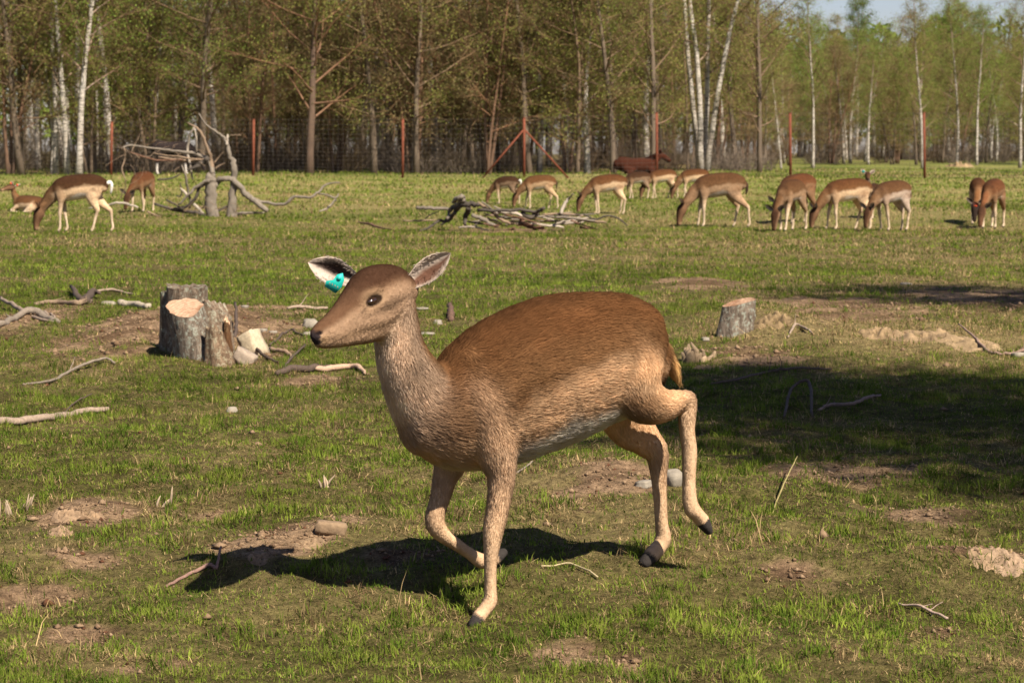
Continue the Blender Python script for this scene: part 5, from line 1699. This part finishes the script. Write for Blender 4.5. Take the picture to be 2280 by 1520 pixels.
# ------------------------------------------------------------------ stumps, stones and wood pieces
def stump_stem(mb_bark, mb_cut, base, h, r0, r1, tilt=(0, 0), top_tilt=(0, 0), seed=0, sides=30, rag=0.0, flare=1.5, sink=.12, shade=(1, 1, 1)):
    """a sawn-off stem: ribbed bark wall, flared foot, sloping cut face"""
    rs = np.random.default_rng(seed)
    ph = rs.uniform(0, 6.28, 5)
    rows, n = [], 12
    ang = np.arange(sides) * 2 * math.pi / sides
    lobes = 1 + .10 * np.sin(2 * ang + ph[0]) + .07 * np.sin(3 * ang + ph[1]) + .05 * np.sin(5 * ang + ph[2]) + .03 * np.sin(9 * ang + ph[3])
    top = np.zeros((sides, 3))
    for i in range(n + 1):
        t = i / n
        r = (r0 + (r1 - r0) * t) * (1 + (flare - 1) * max(0, 1 - t * 2.2) ** 2 * (.6 + .5 * np.sin(3 * ang + ph[4])))
        jit = 1 + .025 * rs.normal(0, 1, sides)
        x = np.cos(ang) * r * lobes * jit; y = np.sin(ang) * r * lobes * jit
        hz = -sink + (h + sink) * t
        z = hz + t ** 3 * (x * top_tilt[0] + y * top_tilt[1])
        if i == n: z = z + rag * np.abs(rs.normal(0, 1, sides))
        rows.append(np.stack([base[0] + x + tilt[0] * max(hz, 0), base[1] + y + tilt[1] * max(hz, 0), base[2] + z], 1))
    V = np.concatenate(rows); i = np.arange(sides); j = (i + 1) % sides
    Q = np.concatenate([np.stack([k * sides + i, k * sides + j, (k + 1) * sides + j, (k + 1) * sides + i], 1) for k in range(n)])
    mb_bark.add(V, Q, None, shade)
    c = rows[-1].mean(0)
    R = [c + (rows[-1] - c) * f for f in (.97, .66, .33)]
    dz = np.array([0, 0, -.004])
    R = [R[0] + dz * .5] + [r + dz + np.stack([np.zeros(sides), np.zeros(sides), rs.normal(0, .0025, sides)], 1) for r in R[1:]]
    V = np.concatenate([rows[-1] + dz * .2] + R + [c[None] + dz])
    Q = np.concatenate([np.stack([k * sides + i, k * sides + j, (k + 1) * sides + j, (k + 1) * sides + i], 1) for k in range(3)])
    T = np.stack([np.full(sides, 4 * sides), 3 * sides + i, 3 * sides + j], 1)
    mb_cut.add(V, Q, T, shade)
    return c


def stump(name, label, loc, stems):
    o = empty(name, loc); tag(o, label, 'tree stump')
    for nm, cutmat, kw in stems:
        a, b = MB(), MB()
        stump_stem(a, b, **kw)
        s_ = a.build(nm, M['stump'], o)
        b.build('cut_face', M[cutmat], s_)
    return o


B0 = G(440, 800); B0[2] = gz(B0[0], B0[1]); kk = B0[1] / FPX
Pm = lambda px, py: (np.array([(px - 440) * kk, (800 - py) * kk * 0, 0]))
stump('tree_stump', 'big lichen covered stump of several sawn stems beside split wood', B0, [
    ('front_stem', 'cut', dict(base=(-.02, .10, .0), h=(800 - 686) * kk, r0=.135, r1=.100, tilt=(-.22, 0), top_tilt=(.06, .46), seed=1, flare=1.5, sink=.25)),
    ('tall_stem', 'stump', dict(base=((398 - 440) * kk, .34, 0), h=(800 - 648) * kk, r0=.13, r1=.105, top_tilt=(.0, .05), seed=2, flare=1.2, shade=(.9, .85, .8), rag=.012, sink=.25)),
    ('side_stem', 'stump', dict(base=((356 - 440) * kk, .40, 0), h=(800 - 662) * kk, r0=.07, r1=.05, seed=3, shade=(.85, .85, .8), rag=.01, sink=.25)),
    ('split_stem', 'stump', dict(base=((476 - 440) * kk, .20, 0), h=(800 - 694) * kk, r0=.11, r1=.078, top_tilt=(-.6, .15), seed=4, tilt=(-.02, 0), rag=.02, sink=.2, shade=(1.15, 1.05, .95))),
    ('root_burl', 'stump', dict(base=((494 - 440) * kk, -.04, 0), h=(800 - 742) * kk, r0=.13, r1=.05, top_tilt=(-.5, 0), seed=5, flare=1.35, rag=.025, tilt=(-.22, .05), shade=(1.0, .85, .7), sink=.14)),
    ('splinter', 'wood', dict(base=((500 - 440) * kk, .12, 0), h=(800 - 728) * kk, r0=.045, r1=.016, seed=6, rag=.03, shade=(.62, .40, .25), sink=.1))])
B1 = G(1632, 748); B1[2] = gz(B1[0], B1[1]); k1 = B1[1] / FPX
stump('tree_stump', 'single sawn stump with sloping pale top on a dry mound', B1, [
    ('stem', 'cut', dict(base=(.012, .0, 0), h=76 * k1, r0=.118, r1=.094, tilt=(.13, 0), top_tilt=(.22, .12), seed=11, flare=1.35, sink=.2))])
B2 = G(1550, 806); B2[2] = gz(B2[0], B2[1]); k2 = B2[1] / FPX
o2 = empty('rotten_stump', B2); tag(o2, 'low rotten splintered stump behind the doe rump', 'tree stump')
rs2 = np.random.default_rng(8)
for k in range(16):
    m = MB(); x = rs2.uniform(-26, 48) * k2; hgt = (36 if x < 0 else 22) * k2 * rs2.uniform(.5, 1.25)
    y = rs2.uniform(-.05, .06)
    m.tube([(x, y, -.06), (x + rs2.normal(0, .006), y, hgt * .6), (x + rs2.normal(0, .012), y, hgt)], [rs2.uniform(.016, .03), rs2.uniform(.014, .022), .005], 6, np.array((.34, .24, .145)) * rs2.uniform(.45, 1.15), rough=.3, seed=k)
    m.build('splinter', M['wood'], o2)


def chunk(px, py, sx, sy, sz, rot, mat, col, label, cat, name, group=None, seed=0, lift=0.3, zup=0.0):
    """an angular lump: a subdivided box with uneven corners"""
    rs = np.random.default_rng(seed + 500)
    P = G(px, py); k = P[1] / FPX
    o = None
    n = 4
    g = np.linspace(-1, 1, n + 1)
    V, idx, Q = [], {}, []
    def vid(p):
        key = tuple(np.round(p, 4))
        if key not in idx: idx[key] = len(V); V.append(p)
        return idx[key]
    for ax in range(3):
        for sgn in (-1, 1):
            for i in range(n):
                for j in range(n):
                    q = []
                    for (a, b) in ((i, j), (i + 1, j), (i + 1, j + 1), (i, j + 1)):
                        p = np.zeros(3); p[ax] = sgn; p[(ax + 1) % 3] = g[a]; p[(ax + 2) % 3] = g[b]
                        q.append(vid(p))
                    Q.append(q if sgn > 0 else q[::-1])
    V = np.array(V)
    box = .88 if mat != 'stone' else .45
    sph = V / np.linalg.norm(V, axis=1)[:, None]
    V = V * box + sph * (1 - box) * 1.15
    ph = rs.uniform(0, 6, 6)
    am = 1.0 if mat == 'stone' else .3
    V = V * (1 + am * .12 * np.sin(V[:, [1]] * 2.3 + ph[0]) + am * .10 * np.sin(V[:, [2]] * 2.9 + ph[1]) + rs.normal(0, .045, (len(V), 1)))
    V = V * np.array([sx, sy, sz]) * k
    ca, sa = math.cos(rot), math.sin(rot)
    V = np.stack([V[:, 0] * ca - V[:, 2] * sa, V[:, 1], V[:, 0] * sa + V[:, 2] * ca], 1)
    a2 = rs.uniform(-.5, .5)
    V = np.stack([V[:, 0] * math.cos(a2) - V[:, 1] * math.sin(a2), V[:, 0] * math.sin(a2) + V[:, 1] * math.cos(a2), V[:, 2]], 1)
    me = make_mesh(name, V, Q, None, np.repeat(np.array(col)[None], len(V), 0), smooth=(mat == 'stone'))
    ob = link(name, me, M[mat])
    ob.location = (P[0], P[1], gz(P[0], P[1]) + sz * k * lift + zup * k)
    return tag(ob, label, cat, group)


chunk(562, 790, 20, 26, 30, .45, 'wood', (.42, .34, .23), 'pale split wood chunk leaning against the big stump', 'wood', 'wood_chunk', seed=1, lift=.75)
chunk(545, 806, 24, 22, 16, -.5, 'wood', (.30, .235, .175), 'greyer split wood piece under the pale chunk', 'wood', 'wood_chunk', seed=2, lift=.6)
chunk(738, 1186, 33, 22, 15, -.12, 'wood', (.22, .15, .09), 'short weathered wood block lying by the doe shadow', 'wood', 'wood_block', seed=3, lift=.6)
chunk(1500, 1080, 19, 18, 22, .1, 'stone', (.5, .46, .4), 'white angular stone behind the doe hind legs', 'stone', 'stone', seed=4, lift=.5)
chunk(1432, 1082, 18, 16, 9, .1, 'stone', (.5, .46, .4), 'flat pale stone beside the doe far hind leg', 'stone', 'stone', seed=5, lift=.3)
for i, (px, py, sx, sz, lab) in enumerate([
        (692, 728, 15, 13, 'rounded pale stone level with the doe nose'), (686, 748, 11, 8, 'smaller stone touching the doe nose tip'), (1571, 757, 9, 4, 'small white stone between the two right stumps'),
        (940, 690, 14, 4, 'flat whitish stone behind the doe neck'), (975, 722, 9, 7, 'round pebble beside the dark wooden peg'), (585, 740, 8, 6, 'grey pebble right of the big stump'),
        (608, 742, 8, 4, 'tan pebble beside the grey pebble'), (515, 915, 11, 8, 'tan stone alone in the grass below the stump'), (2018, 634, 11, 4, 'flat white stone in grass above the shade'),
        (240, 678, 14, 6, 'pale lump beside the stripped log piece'), (2265, 795, 12, 8, 'grey stone on the straw bank'), (545, 685, 7, 4, 'tiny pale stone behind the big stump'), (950, 745, 15, 4, 'long pale stone flake behind the doe throat')]):
    chunk(px, py, sx, sx * .9, sz, 0, 'stone', (.5, .46, .4), lab, 'stone', 'stone', seed=20 + i)
for i, (px, py, rows, lab) in enumerate([
        (368, 1128, [(-6, 0), (2, 22), (10, 46)], 'forked pale splinter standing upright in the grass'), (18, 1150, [(0, 0), (-8, 26), (-14, 52)], 'cluster of pale stubble standing at the pasture edge'),
        (54, 1140, [(0, 0), (2, 24), (4, 44)], 'upright pale stub beside the stubble cluster'), (726, 1085, [(0, 0), (-4, 14), (-7, 30)], 'short pale stalk standing before the doe chest')]):
    P = G(px, py); k = P[1] / FPX
    o = empty('wood_splinter', (P[0], P[1], gz(P[0], P[1]))); tag(o, lab, 'splinter')
    rj = np.random.default_rng(i + 31)
    for j in range(4):
        m = MB(); dx = rj.normal(0, 9) * k; ln_ = rj.uniform(.35, 1.0); tl = rj.normal(0, .35)
        hh = rows[2][1] * k * ln_
        m.tube([(rows[0][0] * k + dx, rj.normal(0, .01), -.01), (rows[1][0] * k + dx + tl * hh * .5, .01, hh * .55), (rows[2][0] * k + dx + tl * hh * 1.1, .01, hh)], [.0055, .0045, .0012], 5, np.array((.36, .27, .18)) * rj.uniform(.6, 1.1), rough=.2, seed=j)
        m.build('stalk', M['wood'], o)

def heap(px, py, rx, hz, col, label, cat, name, seed):
    """a crumbling heap of soil: a lumpy, cracked mound sunk into the turf"""
    P = G(px, py); k = P[1] / FPX
    n, m_ = 26, 40
    r = np.linspace(0, 1, n)[:, None]; a = (np.arange(m_) * 2 * math.pi / m_)[None]
    rr = r * (1 + .3 * (fbm(np.cos(a) * 1.5 + seed * 9, np.sin(a) * 1.5 + 4, 3) - .5))
    rx = rx * 1.35
    x = (rr * np.cos(a) * rx * k); y = (rr * np.sin(a) * rx * k * 1.6)
    u, v = x / (rx * k), y / (rx * k)
    lump = fbm(u * 4.5 + seed * 5 + 20, v * 3.4 + 7, 5)
    crack = np.abs(fbm(u * 2.6 + 3 + seed, v * 2.0 + 50, 3) - .5)
    z = hz * 1.0 * k * (1 - r ** 2) * (1.9 * np.clip(lump - .25, 0, 1)) * (.3 + .7 * sstep(0, .07, crack)) - .02 * r ** 6
    g = ground(P[0] + x.ravel(), P[1] + y.ravel()).reshape(x.shape) - P[2]
    V = np.stack([x, y, z + g], 2).reshape(-1, 3)
    i = np.arange(m_); j = (i + 1) % m_
    Q = np.concatenate([np.stack([q * m_ + i, q * m_ + j, (q + 1) * m_ + j, (q + 1) * m_ + i], 1) for q in range(n - 1)])
    c = np.array(col)[None] * .72 * (.5 + 1.0 * lump.ravel()[:, None])
    me = make_mesh(name, V, Q, None, c)
    ob = link(name, me, M['clod']); ob.location = [float(t) for t in P]
    tag(ob, label, cat)


# straw heap by the birches, sandy clods in the foreground
for i, (px, py, sx, sz, col, lab, nm, cat) in enumerate([
        (1720, 724, 46, 20, (.27, .185, .095), 'dry earth bank heaped right against the single sawn stump', 'soil_bank', 'soil'), (1960, 742, 46, 14, (.30, .205, .11), 'straw coloured earth heap nearest the single sawn stump', 'soil_bank', 'soil'),
        (2060, 754, 66, 15, (.32, .22, .12), 'long crumbly straw coloured earth ridge between two heaps', 'soil_bank', 'soil'), (2170, 768, 60, 15, (.33, .23, .125), 'crumbly earth heap beside the brown thorny branch', 'soil_bank', 'soil'),
        (1590, 818, 46, 10, (.26, .175, .09), 'wood dust and earth spilled before the rotten stump', 'soil_bank', 'soil'),
        (2135, 372, 26, 15, (.36, .25, .13), 'small heap of dry straw under the birches', 'straw_heap', 'straw'),
        (150, 1148, 34, 13, (.31, .205, .122), 'cracked sandy soil clod in the grass near pale stubble', 'soil_clod', 'soil'), (205, 1150, 30, 12, (.29, .19, .11), 'second cracked clod broken from the sandy soil clod', 'soil_clod', 'soil'),
        (135, 1182, 28, 8, (.31, .205, .122), 'low crumbling clod under the cracked sandy clods', 'soil_clod', 'soil'), (2185, 1238, 30, 9, (.33, .22, .13), 'low sandy clod in grass beside a larger one', 'soil_clod', 'soil'),
        (2240, 1252, 40, 12, (.35, .24, .15), 'long sandy clod heap beside a lower one', 'soil_clod', 'soil'), (575, 1245, 26, 8, (.29, .19, .11), 'sandy clod beside the crooked twig', 'soil_clod', 'soil'), (690, 1215, 34, 9, (.30, .20, .115), 'sandy clod next to the weathered wood block', 'soil_clod', 'soil')]):
    heap(px, py, sx, sz, col, lab, cat, nm, i)


# ------------------------------------------------------------------ trees beside the viewer whose shade falls across the pasture
proto(('shade', 0), 'bark', 400, 11.0, .16, 'alder', h0=.52, tint=LIME, leaves=10, nbr=40, spread=.30, leafsize=.11)
NAMES['shade'] = 'shade_tree'


def shade(px, py, hgt, sc, rz, label):
    """stand a tree so that the shade of its crown, hgt metres up, falls on the given spot"""
    p = G(px, py)
    L = hgt / math.tan(SUN_EL)
    tree(('shade', 0), p[0] + L * math.sin(SHADOW_AZ), p[1] - L * math.cos(SHADOW_AZ), sc, rz, label, 'tree')


shade(2100, 990, 8.2, 1.0, .5, 'leafy tree shading the near right of the pasture')
shade(2520, 985, 8.2, 1.0, 1.5, 'second leafy tree shading the right of the pasture')
shade(2560, 672, 8.2, .95, 2.5, 'leafy tree shading the straw bank of the pasture')
